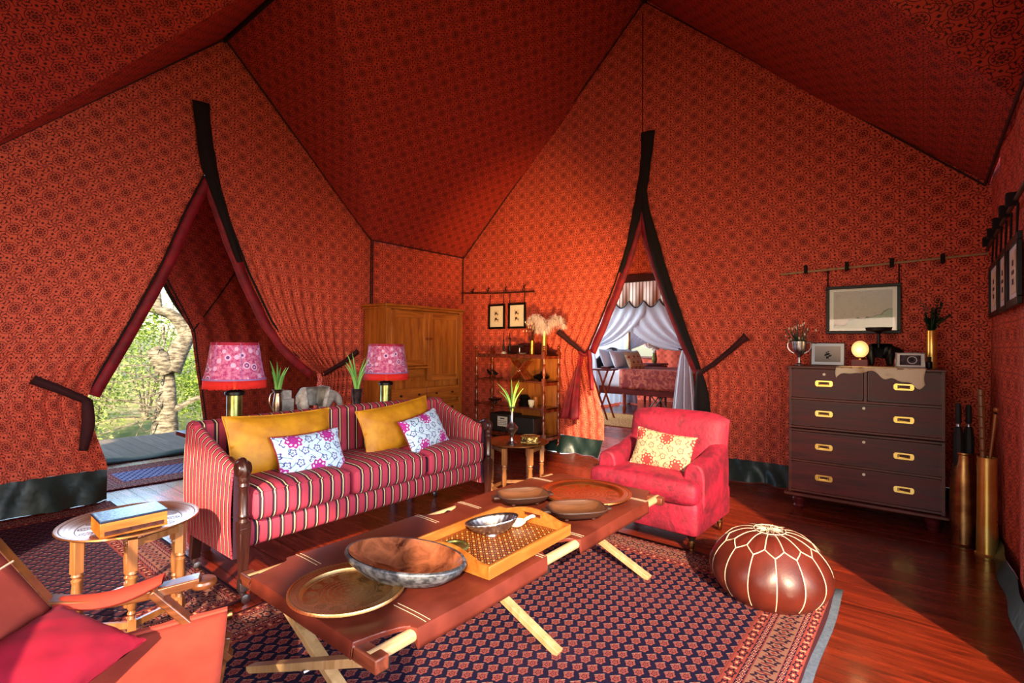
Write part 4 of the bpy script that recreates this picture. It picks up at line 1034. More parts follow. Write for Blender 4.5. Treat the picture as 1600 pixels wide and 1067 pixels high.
fig('cup', 'small wooden beaker behind the cream cup', 'cup', MB().lathe([(.024, 0), (.034, .05), (.032, .12), (.027, .12), (.027, .05), (0, .012)], 18), 'teak', (5.40, 3.97, .57))
rb = thing('storage_box', 'charcoal box with a cream label on the bottom shelf', 'box', (5.33, 4.42, .21))
part('body', MB().box((0, 0, .12), (.26, .36, .24)), M['grey_box'], rb, bev=.012)
lbp = part('label_card', MB().box((-.133, -.05, .14), (.004, .17, .13)), M['ivory_box'], rb)
part('grip_slot', MB().box((-.137, -.05, .18), (.004, .07, .014)), M['black'], lbp)
for r_ in range(3):
    for k in range(5): part('printed_mark', MB().box((-.1365, -.11+k*.03, .145-r_*.022), (.002, .02, .007)), M['grey_box'], lbp)
fig('storage_box', 'plain charcoal box at the right of the bottom shelf', 'box', MB().box((0, 0, .11), (.24, .32, .22)), 'grey_box', (5.34, 4.03, .21), bev=.012)

# ------------------------------------------------------------------ picture rails and pictures
def hook(mb, p, d): mb.tube([(p[0], p[1], p[2]+.05), (p[0], p[1], p[2]), (p[0]-.03, p[1], p[2]-.02), (p[0]-.04, p[1], p[2]+.02)], .006, 6)
r1 = thing('picture_rail', 'thin dark rail carrying two small prints above the open shelf', 'rail', (5.55, 4.8, 2.1))
part('rod', MB().tube([(0, -.68, 0), (0, .0, .02), (0, .70, .06)], .011, 8), M['bowlwood'], r1)
for yy in (.45, .14, -.19, -.52): m_ = MB(); hook(m_, (-.015, yy, .02+.04*(yy > 0)), 1); m_.tube([(-.01, yy+.02, .06), (-.03, yy-.03, .10)], .008, 6); part('hook', m_, M['tape'], r1)
def picture(label, loc, w_, h_, ax, m_art, fw=.025, cords=None, mount=None, frame='black', glass=False, lean=0, depth=.02, rz=0):
    # local: x right, z up, faces -y
    t = thing('framed_picture', label, 'picture', loc, {'B': -pi/2, 'D': pi, 'A': 0}[ax]+rz); t.rotation_euler = (Matrix.Rotation({'B': -pi/2, 'D': pi, 'A': 0}[ax]+rz, 3, 'Z') @ Matrix.Rotation(lean, 3, 'X')).to_euler()
    for a, b, c, d in ((0, fw/2, w_, fw), (0, h_-fw/2, w_, fw), (-w_/2+fw/2, h_/2, fw, h_-2*fw), (w_/2-fw/2, h_/2, fw, h_-2*fw)):
        part('frame_side', MB().box((a, 0, b), (c, depth, d)), M[frame], t, bev=.003)
    part('mount', MB().box((0, depth*.2, h_/2), (w_-2*fw+.002, .004, h_-2*fw+.002)), M[mount or 'white_paper'], t)
    if glass: part('glass', MB().box((0, -depth*.2, h_/2), (w_-2*fw, .002, h_-2*fw)), M['picture_pane'], t)
    return t
M['picture_pane'] = mat('picture_pane', '#ffffff', .02)
m_ = M['picture_pane']; N.nt = m_.node_tree
gl = N.nt.nodes.new('ShaderNodeBsdfGlossy'); gl.inputs['Roughness'].default_value = .03; tr_ = N.nt.nodes.new('ShaderNodeBsdfTransparent'); mm = N.nt.nodes.new('ShaderNodeMixShader')
fn_ = N.nt.nodes.new('ShaderNodeFresnel'); fn_.inputs[0].default_value = 1.6
N.nt.links.new((N(fn_.outputs[0])*.4).k, mm.inputs[0])
N.nt.links.new(tr_.outputs[0], mm.inputs[1]); N.nt.links.new(gl.outputs[0], mm.inputs[2]); N.nt.links.new(mm.outputs[0], N.nt.nodes['Material Output'].inputs[0])
def art(t, mb, m, name='print'): return part(name, mb, m, t)
for yy, lb in ((4.80, 'small cream animal print, left one above the open shelf'), (4.425, 'small cream animal print, right one partly behind the feathers')):
    t = picture(lb, (5.56, yy, 1.60), .31, .36, 'B', None, .03, mount='cream_print')
    art(t, MB().box((0, -.001, .18), (.10, .003, .17)), M['hide'])
    for z in (.135, .215): art(t, MB().box((0, -.004, z), (.07, .002, .01)).box((-.01, -.004, z+.016), (.035, .002, .024)).box((-.025, -.004, z-.012), (.008, .002, .02)).box((.02, -.004, z-.012), (.008, .002, .02)), M['bowlwood'], 'printed_animal')
    for x_ in (-.13, .13): part('hanging_cord', MB().tube([(x_, 0, .36), (x_, .005, .50)], .005, 5), M['tape'], t)
r2 = thing('picture_rail', 'thin pale cane rail on the wall above the chest of drawers', 'rail', (5.55, .3, 2.1))
part('rod', MB().tube([(0, .80, -.02), (0, .1, .0), (0, -.70, .025)], .010, 8), M['pine'], r2)
for yy in (.58, .25, -.08, -.42): part('hook', MB().box((-.01, yy, .01), (.03, .03, .08)), M['tape'], r2, bev=.006)
def map_art():
    x, y, z = coord(); v = vec(x*1.0, z, 0.); n = noise(v, 6, 4, .6); n2 = noise(v, 40, 3)
    land = (z-.12+(n-.5)*.22-x*.25) > .02
    veins = band(noise(v, 11, 3), .5, .008)
    c = mix(land, '#8c9468', '#b39a80'); c = mix(band(z-.12+(n-.5)*.22-x*.25, .02, .004), c, '#5a3a2a'); return mix(sat(veins)*.35, c, '#7a5a44')
t = picture('large framed antique map hanging above the chest of drawers', (5.555, .435, 1.49), .56, .44, 'B', None, .028, mount='cream_print', glass=True)
art(t, MB().box((0, .002, .22), (.44, .003, .34)), mat('antique_map', map_art, .8), 'map_sheet')
for x_ in (-.265, .265): part('hanging_cord', MB().tube([(x_, 0, .44), (x_, .005, .62)], .006, 5), M['tape'], t)
for k, (xa, xb_) in enumerate(((4.95, 4.42), (4.38, 4.0), (3.96, 3.5))):
    lb = ('tall framed print on the right wall, furthest from the viewer', 'tall framed print on the right wall, middle of three', 'tall framed print cut by the right edge of the photo')[k]
    t = picture(lb, ((xa+xb_)/2, -.365, 1.58), xa-xb_, .36, 'D', None, .03 if k < 2 else .04, mount='white_paper')
    art(t, MB().box((0, -.001, .18), ((xa-xb_)*.35, .003, .22)), M['hide'])
    art(t, MB().box((0, -.004, .13), (.05, .002, .03)).box((0, -.004, .18), (.08, .002, .02)).box((0, -.004, .23), (.04, .002, .03)), M['bowlwood'], 'printed_figure')
    for x_ in (-.12, .12): part('hanging_cord', MB().tube([(x_, 0, .36), (x_, .005, .52)], .006, 5), M['tape'], t)
r3 = thing('picture_rail', 'dark rail on the right wall above three tall prints', 'rail', (4.3, -.37, 2.12))
part('rod', MB().tube([(.95, 0, -.01), (-1.0, 0, .02)], .012, 8), M['bowlwood'], r3)
for xx in (.75, .4, .05, -.3, -.6): part('hook', MB().box((xx, .015, .02), (.04, .05, .07)), M['tape'], r3, bev=.008)

# ------------------------------------------------------------------ campaign chest
ch = thing('chest_of_drawers', 'dark mahogany campaign chest of five drawers with recessed brass handles', 'chest', (4.87, .39, 0))
CW, CD = 1.02, .50
def chest_box(z0, z1, n):
    part('carcass', MB().box((CD/2+.02, 0, (z0+z1)/2), (CD-.04, CW-.02, z1-z0-.004)), M['mahogany'], ch)
    for s in (-1, 1): part('side_edge', MB().box((.012, s*(CW/2-.012), (z0+z1)/2), (.024, .024, z1-z0)), M['mahogany_edge'], ch, bev=.002)
chest_box(.13, .675, 0); chest_box(.68, 1.20, 1)
part('top', MB().box((CD/2, 0, 1.195), (CD+.02, CW+.02, .018)), M['mahogany_edge'], ch, bev=.004)
for z in (.155, .41, .665, .692, .93): part('drawer_rail', MB().box((.010, 0, z), (.024, CW-.04, .018)), M['mahogany_edge'], ch, bev=.002)
part('drawer_rail', MB().box((.010, -.03+.0, 1.06), (.024, .022, .25)), M['mahogany_edge'], ch, bev=.002)
part('base_moulding', MB().box((CD/2, 0, .125), (CD+.05, CW+.06, .03)), M['mahogany_edge'], ch, bev=.008)
for x_, y_ in ((.05, -.44), (.05, .44), (CD-.05, -.44), (CD-.05, .44)):
    part('foot', MB().lathe([(.03, 0), (.034, .01), (.042, .02), (.032, .035), (.045, .06), (.05, .08), (.04, .095), (.045, .11)], 16, (x_, y_, 0)), M['mahogany'], ch)
def handle(d, y, z):
    b = MB(); w_, h_ = .062, .024
    outer = [(-w_, -h_*.5), (-w_*.85, -h_), (w_*.85, -h_), (w_, -h_*.5), (w_, h_*.5), (w_*.85, h_), (-w_*.85, h_), (-w_, h_*.5)]
    k = [(-.038, -.013), (-.03, -.013), (.03, -.013), (.038, -.013), (.038, .013), (.03, .013), (-.03, .013), (-.038, .013)]
    vs = [(-.012, y-a, z+b_) for a, b_ in outer]+[(-.012, y-a, z+b_) for a, b_ in k]+[(.004, y-a, z+b_) for a, b_ in k]
    b.add(vs, [(i, (i+1) % 8, 8+(i+1) % 8, 8+i) for i in range(8)]+[(8+i, 8+(i+1) % 8, 16+(i+1) % 8, 16+i) for i in range(8)]+[tuple(range(16, 24))])
    hn = part('handle', b, M['brass_bright'], d, smooth=20)
    return b
def drawer(y0, y1, z0, z1, hs, key):
    d = part('drawer', MB().box((.016, (y0+y1)/2, (z0+z1)/2), (.03, y1-y0, z1-z0)), M['mahogany'], ch, bev=.002)
    part('cock_bead', MB().box((-.0, (y0+y1)/2, z0+.003), (.006, y1-y0, .006)).box((-.0, (y0+y1)/2, z1-.003), (.006, y1-y0, .006)).box((0, y0+.003, (z0+z1)/2), (.006, .006, z1-z0)).box((0, y1-.003, (z0+z1)/2), (.006, .006, z1-z0)), M['mahogany_edge'], d)
    for y in hs:
        handle(d, y, (z0+z1)/2+.005)
        part('pull', MB().tube([(-.006, y+.030, (z0+z1)/2+.015), (-.012, y+.030, (z0+z1)/2-.004), (-.012, y-.030, (z0+z1)/2-.004), (-.006, y-.030, (z0+z1)/2+.015)], .0035, 6), M['brass'], d)
    part('keyhole_plate', MB().at((-.001, key, z1-.035), ry=-pi/2).lathe([(.011, 0), (.011, .003), (.004, .004), (.003, -.002)], 12), M['bone'], d)
drawer(-.014, .488, .945, 1.175, [.25], .25); drawer(-.488, -.046, .945, 1.175, [-.27], -.27)
drawer(-.488, .488, .705, .918, [.25, -.27], -.02); drawer(-.488, .488, .422, .652, [.25, -.27], -.02); drawer(-.488, .488, .168, .398, [.25, -.27], -.02)
ZT = 1.2045
hide_ = MB()
def hf(a, b):
    y = -.40+.56*a; y += .01*sin(b*9)
    w0 = .06+.035*sin(a*7)+.02*sin(a*19); front = -.016-.0*a; back_ = .22+.04*sin(a*5)
    s = b*(.26+w0+.05*(1-a))
    if s < .22: return (4.87+back_-s*1.0, .39+y-.0, ZT+.003)
    if s < .25: return (4.87+back_-s, .39+y, ZT+.003-.1*0)
    return (4.87-.014-.004*sin(a*15)-.0, .39+y, ZT+.003-(s-.25)*(1.0-.35*sin(a*3.1)+.1*sin(a*31)))
hide_.grid(hf, 50, 24)
single('hide_runner', hide_, M['hide'], 'pale ragged hide draped over the front edge of the chest', 'hide', smooth=60, thick=.003)
tc = thing('trophy_cup', 'two-handled silver trophy cup of dried stems at left end of chest', 'trophy', (5.10, .86, ZT))
part('cup', MB().lathe([(.035, 0), (.036, .008), (.012, .02), (.009, .07), (.02, .085), (.045, .11), (.056, .15), (.060, .21), (.056, .21), (.05, .15), (.0, .11)], 24), M['silver'], tc)
for s in (-1, 1): part('handle', MB().tube(smoothcurve([(0, s*.056, .195), (0, s*.085, .20), (0, s*.09, .16), (0, s*.07, .125), (0, s*.04, .105)]), .005, 6), M['silver'], tc)
st = MB(); hd = MB()
for k in range(60):
    a = random.uniform(0, 6.28); r = random.uniform(.02, .15); z = random.uniform(.24, .40)-r*.4; x, y = cos(a)*r*.6, sin(a)*r
    st.tube([(0, 0, .15), (x*.4, y*.4, .21), (x, y, z)], .0022, 4)
    if k % 3 == 0: hd.lathe([(.002, -.01), (.006, 0), (.004, .01), (0, .013)], 6, (x, y, z))
part('stems', st, M['leaf_dark'], tc, kind='stuff'); part('seed_heads', hd, M['bone'], tc, kind='stuff')
t = picture('white mounted photo of a dark shrub standing left on the chest', (5.09, .645, ZT+.002), .255, .20, 'B', None, .008, mount='white_cloth', frame='bowlwood', lean=-.12, depth=.012)
art(t, MB().box((0, -.002, .10), (.19, .003, .135)), mat('grey_photo', lambda: (lambda c: mix(sat((c[2]-.03)*8), '#6a625e', '#9a9290'))(coord()), .6), 'photo')
sb = MB(); rr = random.Random(4)
for k in range(24):
    a = rr.uniform(0, 6.28); r = rr.uniform(0, .026); sb.at((cos(a)*r*1.2, -.005, .098+sin(a)*r)).box((0, 0, 0), (.012, .002, .008))
sb.at(); sb.box((0, -.005, .07), (.02, .002, .02)); art(t, sb, M['matte_black'], 'photographed_shrub')
t = picture('small silver photo frame leaning at the right end of the chest', (5.02, .085, ZT+.003), .19, .125, 'B', None, .009, mount='white_paper', frame='silver', lean=-.32, depth=.01)
art(t, MB().box((0, -.001, .0625), (.13, .003, .08)), M['pewter'], 'photo')
art(t, MB().at((.012, -.004, .0625), rx=pi/2).lathe([(.026, 0), (.026, .002), (.031, .002), (.031, 0)], 20, cap=False), M['white_paper'], 'photographed_wheel')
art(t, MB().box((.012, -.004, .0625), (.04, .002, .006), Matrix.Rotation(.6, 3, 'Y')).box((.012, -.004, .0625), (.04, .002, .006), Matrix.Rotation(-.7, 3, 'Y')).box((.012, -.004, .065), (.006, .002, .03)), M['matte_black'], 'photographed_figure')
gl_ = thing('globe_lamp', 'small round glowing globe lamp on a dark square base', 'lamp', (5.05, .41, ZT))
part('base', MB().box((0, 0, .03), (.10, .115, .06)), M['mahogany'], gl_, bev=.004); part('collar', MB().lathe([(.03, .06), (.028, .07), (.034, .08)], 16), M['brass_aged'], gl_)
part('globe', MB().lathe([(.001, .075)]+[(.060*sin(pi*k/12), .145-.070*cos(pi*k/12)) for k in range(1, 12)]+[(.001, .215)], 24), M['glow_globe'], gl_, smooth=80)
d_ = bpy.data.lights.new('globe_light', 'POINT'); d_.energy = 1.2; d_.color = (1, .65, .3); d_.shadow_soft_size = .06; o = bpy.data.objects.new('globe_light', d_); COL.objects.link(o); o.parent = gl_; o.location = (-.09, 0, .14)
cv = elephant('carved_elephant', 'black carved elephant bearing a round dish beside the glowing globe', (5.14, .33, ZT), radians(-75), .215, 'black')
part('dish', MB().lathe([(.012, .16), (.012, .275), (.03, .29), (.085, .30), (.092, .325), (.086, .325), (.0, .305)], 26, (.04, 0, 0)), M['black'], cv)
part('plinth', MB().lathe([(.055, 0), (.055, .012), (.04, .014)], 20, (.15, -.0, 0)), M['mahogany'], cv)
tv = thing('brass_vase', 'tall brass shell vase of green fern at right end of chest', 'vase', (5.12, -.045, ZT))
part('vase', MB().lathe([(.037, 0), (.040, .01), (.034, .02), (.033, .29), (.035, .295), (.030, .293), (.030, .1)], 28), M['brass_bright'], tv)
fr2 = MB(); rr = random.Random(9)
for k in range(26):
    a = rr.uniform(0, 6.28); r = rr.uniform(.02, .12); h_ = rr.uniform(.36, .54); c = smoothcurve([(0, 0, .25), (cos(a)*r*.4, sin(a)*r*.4, .34), (cos(a)*r, sin(a)*r, h_)], 7)
    fr2.tube(c, .0022, 4)
    for i in range(4, len(c)):
        for s in (-1, 1):
            p = c[i]; d = Vector((cos(a+s*1.6), sin(a+s*1.6), .7)).normalized(); e = p+d*.040; u = Vector((0, 0, 1)).cross(d)*.007
            fr2.add([p, p+d*.012+u, e, p+d*.012-u], [(0, 1, 2, 3)])
part('fronds', fr2, M['leaf_dark'], tv, smooth=0, kind='stuff')
fig('ink_bottle', 'small dark bottle with a pale cap beside the tall brass vase', 'bottle', MB().lathe([(.018, 0), (.02, .01), (.02, .05), (.01, .06), (.01, .075), (.013, .08), (.013, .09), (0, .092)], 14), 'black', (5.05, -.03, ZT))

# ------------------------------------------------------------------ shell cases with sticks
c1 = thing('shell_case', 'wide tarnished brass shell case holding dark umbrellas beside the chest', 'umbrella stand', (4.73, -.215, 0))
part('case', MB().lathe([(.082, 0), (.084, .012), (.078, .02), (.077, .35), (.074, .45), (.063, .54), (.057, .58), (.057, .625), (.061, .63), (.061, .642), (.052, .64), (.052, .3)], 32), M['brass_aged'], c1)
c2 = thing('shell_case', 'slim shiny brass shell case holding two wooden sticks', 'umbrella stand', (4.58, -.322, 0))
part('case', MB().lathe([(.062, 0), (.064, .012), (.056, .02), (.052, .3), (.050, .62), (.052, .645), (.045, .645), (.045, .3)], 32), M['brass_bright'], c2)
for k, (dx, dy, h_) in enumerate(((-.02, .03, .98), (.015, -.025, .97))):
    u = thing('furled_umbrella', ('black furled umbrella, left one in the wide shell case', 'black furled umbrella, right one in the wide shell case')[k], 'umbrella', (4.73+dx, -.215+dy, 0), 0)
    part('canopy', MB().lathe([(.012, .06), (.022, .3), (.03, .62), (.032, .74), (.02, .81), (.012, .82)], 9), M['matte_black'], u, smooth=20)
    part('ferrule', MB().lathe([(.013, .815), (.013, .835), (.01, .84)], 12), M['silver'], u)
    part('handle', MB().lathe([(.014, .84), (.017, .86), (.017, h_-.02), (.012, h_)], 14), M['matte_black'], u)
part('walking', MB(), M['pine'], None) if False else None
wk = thing('walking_stick', 'thick knotted bamboo stick standing in the slim shell case', 'walking stick', (4.565, -.30, .03))
part('shaft', MB().tube([(0, 0, 0), (0, -.004, .5), (.0, .01, 1.06)], [.012, .014, .018], 10), M['oak'], wk)
for z in (.66, .74, .81, .88, .95, 1.02): part('knot', MB().lathe([(.016, -.006), (.0225, 0), (.016, .006)], 10, (0, .0+.01*(z-.5), z)), M['oak'], wk)
w2 = thing('walking_stick', 'carved round-knobbed wooden cane leaning in the slim shell case', 'walking stick', (4.585, -.335, .03))
part('shaft', MB().tube([(0, .02, 0), (0, -.0, .6), (.0, -.028, .90)], [.008, .009, .012], 10), M['teak'], w2)
part('carved_band', MB().tube([(0, -.028, .88), (.0, -.03, .915)], [.006, .006], 8), M['black'], w2)
part('knob', MB().lathe([(.004, -.018), (.016, -.01), (.019, 0), (.016, .012), (.0, .019)], 14, (0, -.032, .93)), M['teak'], w2)

# ------------------------------------------------------------------ crimson armchair
ac = thing('armchair', 'crimson velvet armchair at the far end of the leather cot', 'armchair', (3.60, 1.51, 0), radians(-1))
part('base', soft_box(MB(), (.03, 0, .235), (.68, .78, .22), .03, 0, 8, 16), M['velvet_chair'], ac, smooth=60)
cu = MB(); soft_box(cu, (-.07, 0, .405), (.54, .56, .15), .05, .02, 10, 12); soft_box(cu, (-.285, 0, .405), (.14, .79, .145), .05, .01, 10, 8)
part('seat_cushion', cu, M['velvet_chair'], ac, smooth=60)
for s in (-1, 1):
    a = MB()
    def af(p, q, s=s):                           # cross-section loop swept from front to back
        t = p; x = -.215+.52*t; th = q*2*pi; zc = .20; top = .575+.05*t+.10*max(0, t-.55)
        cx_ = s*(.325); wx = .072+.008*sin(pi*t)
        y = cx_+wx*cos(th)*(abs(cos(th))**-.35 if abs(cos(th)) > 1e-3 else 1); zz = (zc+top)/2+(top-zc)/2*sin(th)*(abs(sin(th))**-.45 if abs(sin(th)) > 1e-3 else 1)
        fr__ = .03*(1-min(1, t*8)); 
        return (x+fr__*abs(cos(th))*.3, y*1.0, zz)
    a.grid(lambda p, q: af(p, q), 14, 28)
    a.add([af(0, k/28) for k in range(28)], [tuple(range(28))]); a.add([af(1, k/28) for k in range(28)], [tuple(range(28))[::-1]])
    part('armrest', a, M['velvet_chair'], ac, smooth=50, bev=.012)
bkm = MB()
def bf(s):
    def f(a, b):
        y = -.385+.77*a; z = .30+.565*b
        edge = (1-abs(2*a-1)**6)*(1-max(0, 2*b-1)**7)
        x = .16+.12*b+(.16 if s > 0 else -.035*sin(pi*min(1, b*1.1)))*1.0
        th = .075*edge**.5
        mid = .24+.12*b
        zz = z-.05*abs(2*a-1)**5*b**4
        return (mid+(th+.01)*s*(1 if s > 0 else 1.25), y, zz)
    return f
bkm.grid(bf(1), 22, 18); g_ = bf(-1); bkm.grid(lambda a, b: g_(1-a, b), 22, 18)
g1 = bf(1)
for rng in (lambda k: (k/22, 1.), lambda k: (k/22, 0.)):
    bkm.add([g_(*rng(k)) for k in range(23)]+[g1(*rng(k)) for k in range(23)], [(k, k+1, 24+k, 23+k) for k in range(22)])
for e in (0., 1.):
    bkm.add([g_(e, k/18) for k in range(19)]+[g1(e, k/18) for k in range(19)], [(k, k+1, 20+k, 19+k) for k in range(18)])
part('backrest', bkm, M['velvet_chair'], ac, smooth=70)
for x_, y_ in ((-.25, -.33), (-.25, .33), (.30, -.33), (.30, .33)):
    part('leg', MB().lathe([(.018, .05), (.022, .07), (.018, .09), (.028, .11), (.03, .14)], 14, (x_, y_, 0)), M['black'], ac)
    castor(ac, x_, y_, .035, 'brass_aged')
pillow('cushion', 'cream cushion with coral flowers propped in the crimson armchair', 'cushion', (3.56, 1.475, .60), .45, .29, .12, 'floral_cream', M_(68), M_(-88), M_(-5), None, seed=6)

# ------------------------------------------------------------------ leather pouf: one panel per object
pf_ = thing('leather_pouf', 'round brown leather pouf with cream stitched seams on the rug corner', 'pouf', (3.05, .655, .017))
def prof_r(t):                                   # t 0 bottom .. 1 top of side
    z = -.0+.30*t; r = .215+.105*sin(pi*(t*.86+.07))**.8
    return r, z
NP = 14; da = 2*pi/NP
side = MB()
def sf(a, b):
    ph = (a-.5)*da; r, z = prof_r(b); v = abs(a-.5)*2
    bulge = .012*(1-v**2)*sin(pi*min(1, b*1.02))
    peak = .035*(1-v)*(b**6)
    r2 = r+bulge-peak*.9
    return (r2*cos(ph), r2*sin(ph), z+peak*.9)
side.grid(sf, 10, 18); sm_ = side.mesh('side_panel', M['leather_pouf'], 70)
top_ = MB()
def tf(a, b):
    ph = (a-.5)*da; v = abs(a-.5)*2
    r0, z0 = prof_r(1.); pk = .035*(1-v)*.9; ro = r0-pk; zo = z0+pk
    r = ro+(.085-ro)*b; z = zo+(.375-zo)*sin(b*pi/2)**.9
    z += .008*(1-(1-v)**2)*sin(pi*b)
    return (r*cos(ph), r*sin(ph), z)
top_.grid(tf, 10, 10); tm_ = top_.mesh('top_panel', M['leather_pouf'], 70)
se = MB(); st1 = smoothcurve([sf(0, k/14) for k in range(1, 15)], 2); 
se.tube(st1, .003, 6); se_m = se.mesh('seam', M['stitch'], 60)
ts = MB().tube([tf(.5, k/8) for k in range(9)], .0034, 6).tube([tf(0, 0), tf(.25, 0), tf(.5, 0), tf(.75, 0), tf(1, 0)], .0038, 6); ts_m = ts.mesh('seam', M['stitch'], 60)
for k in range(NP):
    for me_, nm in ((sm_, 'side_panel'), (tm_, 'top_panel')):
        o = part(nm, me_, None, pf_, rot=(0, 0, k*da+.1))
        s_ = part('seam', se_m if nm == 'side_panel' else ts_m, None, o)
disc = part('top_medallion', MB().lathe([(.087, .372), (.088, .378), (.06, .381), (0, .382)], 32), M['leather_pouf'], pf_)
em = MB(); rr = random.Random(5)
em.tube([(.085*cos(a), .085*sin(a), .380) for a in [k*pi/16 for k in range(33)]], .003, 5)
for k in range(12):
    a = k*pi/6; em.tube([(.02*cos(a), .02*sin(a), .383), (.05*cos(a+.15), .05*sin(a+.15), .383), (.072*cos(a), .072*sin(a), .382), (.05*cos(a-.15), .05*sin(a-.15), .383), (.02*cos(a), .02*sin(a), .383)], .0018, 4)
em.tube([(.014*cos(a), .014*sin(a), .384) for a in [k*pi/6 for k in range(13)]], .0022, 4)
part('embroidery', em, M['stitch'], disc)
part('underside', MB().lathe([(.0, .002), (.19, .0), (.225, .01)], 28), M['leather_pouf'], pf_)

pf_.scale = (.925, .925, .91)
# ------------------------------------------------------------------ leather camp cot
ct = thing('camp_cot', 'low camp cot with tan leather sling used as a coffee table', 'cot', (0, 0, .0175))
X0, X1, Y0, Y1, ZP = .90, 3.06, 1.29, 2.09, .395
for y in (Y0, Y1): part('side_pole', MB().tube([(X0+.02, y, ZP), (X1-.02, y, ZP)], .0215, 14), M['pine_x'], ct)
for x in (.935, 3.01): part('end_bar', MB().box((x, (Y0+Y1)/2, ZP-.004), (.05, .90, .045)), M['cotend'], ct, bev=.005)
def cut(x):                                      # how far the sling edge is cut back from the pole (scalloped notches)
    c = 0
    for a, b in ((X0-.02, 1.09), (1.82, 2.08), (2.86, 3.1)):
        t = (x-a)/(b-a)
        if 0 < t < 1: c = max(c, .085*sin(pi*t)**.5 if a > 1 and b < 3 else .085*((1-t) if a < 1 else t)**.4)
    return c
sl = MB()
def slf(a, b):
    x = X0+(X1-X0)*a; c = cut(x); ed = min(x-X0, X1-x)
    v = b
    y0, y1 = Y0-.024, Y1+.024
    # b 0..0.06 wraps outside the near pole, .94..1 the far pole
    if v < .06: y = y0+.0*v; z = ZP-.04+(v/.06)*.045
    elif v > .94: y = y1; z = ZP-.04+((1-v)/.06)*.045
    else:
        t = (v-.06)/.88; y = y0+(y1-y0)*t; z = ZP+.026-.012*sin(pi*t)*min(1, max(0, ed-.06)/.25)-(.045 if ed < .006 else 0)+.006*(1-abs(2*t-1)**8)
    if c > .001:
        y = max(Y0+c-.02, min(Y1-c+.02, y))
        if v < .06 or v > .94: z = ZP+.015-.002*v
    # end edge curls up slightly
    return (x, y, z+.002*sin(x*8))
sl.grid(slf, 260, 48)
lsl = part('leather_sling', sl, M['leather'], ct, smooth=60, thick=.005)
for (ys, sg) in ((Y0, 1), (Y1, -1)):
    for off_ in (.012, .022):
        pts = []
        for k in range(420):
            x = X0+.01+(X1-X0-.02)*k/419; c = cut(x)
            pts.append((x, ys+sg*(c-.02+off_*(1 if c > .002 else 1.6)), ZP+.026-.0*c) if c > .002 else None)
        run = []
        for p in pts+[None]:
            if p: run.append(p)
            elif len(run) > 3: part('edge_stitching', MB().tube(run, .0009, 4), M['stitch'], lsl); run = []
            else: run = []
for xs_ in (1.13, 1.79, 2.11, 2.83):             # double seams across the sling
    for d in (0, .018):
        part('cross_stitching', MB().tube([slf((xs_+d-X0)/(X1-X0), v) if False else (Vector(slf((xs_+d-X0)/(X1-X0), v))+Vector((0, 0, .004))) for v in [(.06 if xs_ < 2.9 else .06)+.005+k*.0875*(.2 if True else 1) for k in range(11)]], .0009, 4), M['stitch'], lsl)
        part('cross_stitching', MB().tube([(Vector(slf((xs_+d-X0)/(X1-X0), v))+Vector((0, 0, .004))) for v in [.935-k*.0175 for k in range(11)]], .0009, 4), M['stitch'], lsl)
for x in (.985, 1.84, 2.77):
    for s in (0, 1):
        xx = x+(.02 if s else -.02); a, b = ((xx, Y1, ZP-.02), (xx, Y0-.06, .002)) if s else ((xx, Y0, ZP-.02), (xx, Y1+.06, .002))
        part('leg', MB().span(a, b, .028, .042, up=(1, 0, 0)), M['pine'], ct, bev=.002)
        part('bracket', MB().box((xx, Y1-.01 if s else Y0+.01, ZP-.035), (.045, .06, .035)), M['matte_black'], ct, bev=.005)
    part('pivot_bolt', MB().at((x-.05, (Y0+Y1)/2, .185), ry=pi/2).lathe([(.008, 0), (.008, .1)], 8), M['silver'], ct)
for (x, y) in ((1.0, 2.02), (1.02, 1.94), (1.95, 2.03), (3.02, 2.03), (2.96, 1.99)): part('clip', MB().at((x, y, ZP+.016), rz=.4).box((0, 0, 0), (.075, .032, .024)), M['black'], ct, bev=.008)

ZC = .447
def tray(name, label, loc, R_, m, rim=.18):
    t = single(name, MB().lathe([(.001, .008), (R_*.74, .005), (R_*.775, .009), (R_*.80, .020), (R_*.86, .023), (R_*.96, .021), (R_*.99, .026), (R_, .022), (R_, .016), (R_*.8, .012), (R_*.74, .001), (.001, .0)], 56), M[m], label, 'tray', loc, smooth=50)
    return t
tray('round_tray', 'round engraved brass tray at the near end of the leather cot', (1.068, 1.625, ZC+.006), .205, 'tray_brass')
tray('round_tray', 'large round engraved copper tray at far end of leather cot', (2.69, 1.60, ZC+.006), .275, 'tray_copper')
bw_ = thing('oval_bowl', 'big oval burl wood bowl with silvery outside beside the near tray', 'bowl', (1.285, 1.575, ZC+.004), radians(-76))
def bowlp(mb, prof, el, n=40): return mb.lathe(prof, n, sy=el, cap=False)
part('inside', bowlp(MB(), [(.001, .012), (.10, .016), (.18, .035), (.232, .07), (.25, .088)], .58), M['bowlglaze'], bw_, smooth=70)
part('outside', bowlp(MB(), [(.25, .088), (.262, .087), (.266, .078), (.25, .055), (.20, .02), (.12, .002), (.001, .0)], .60), M['bowlout'], bw_, smooth=70)
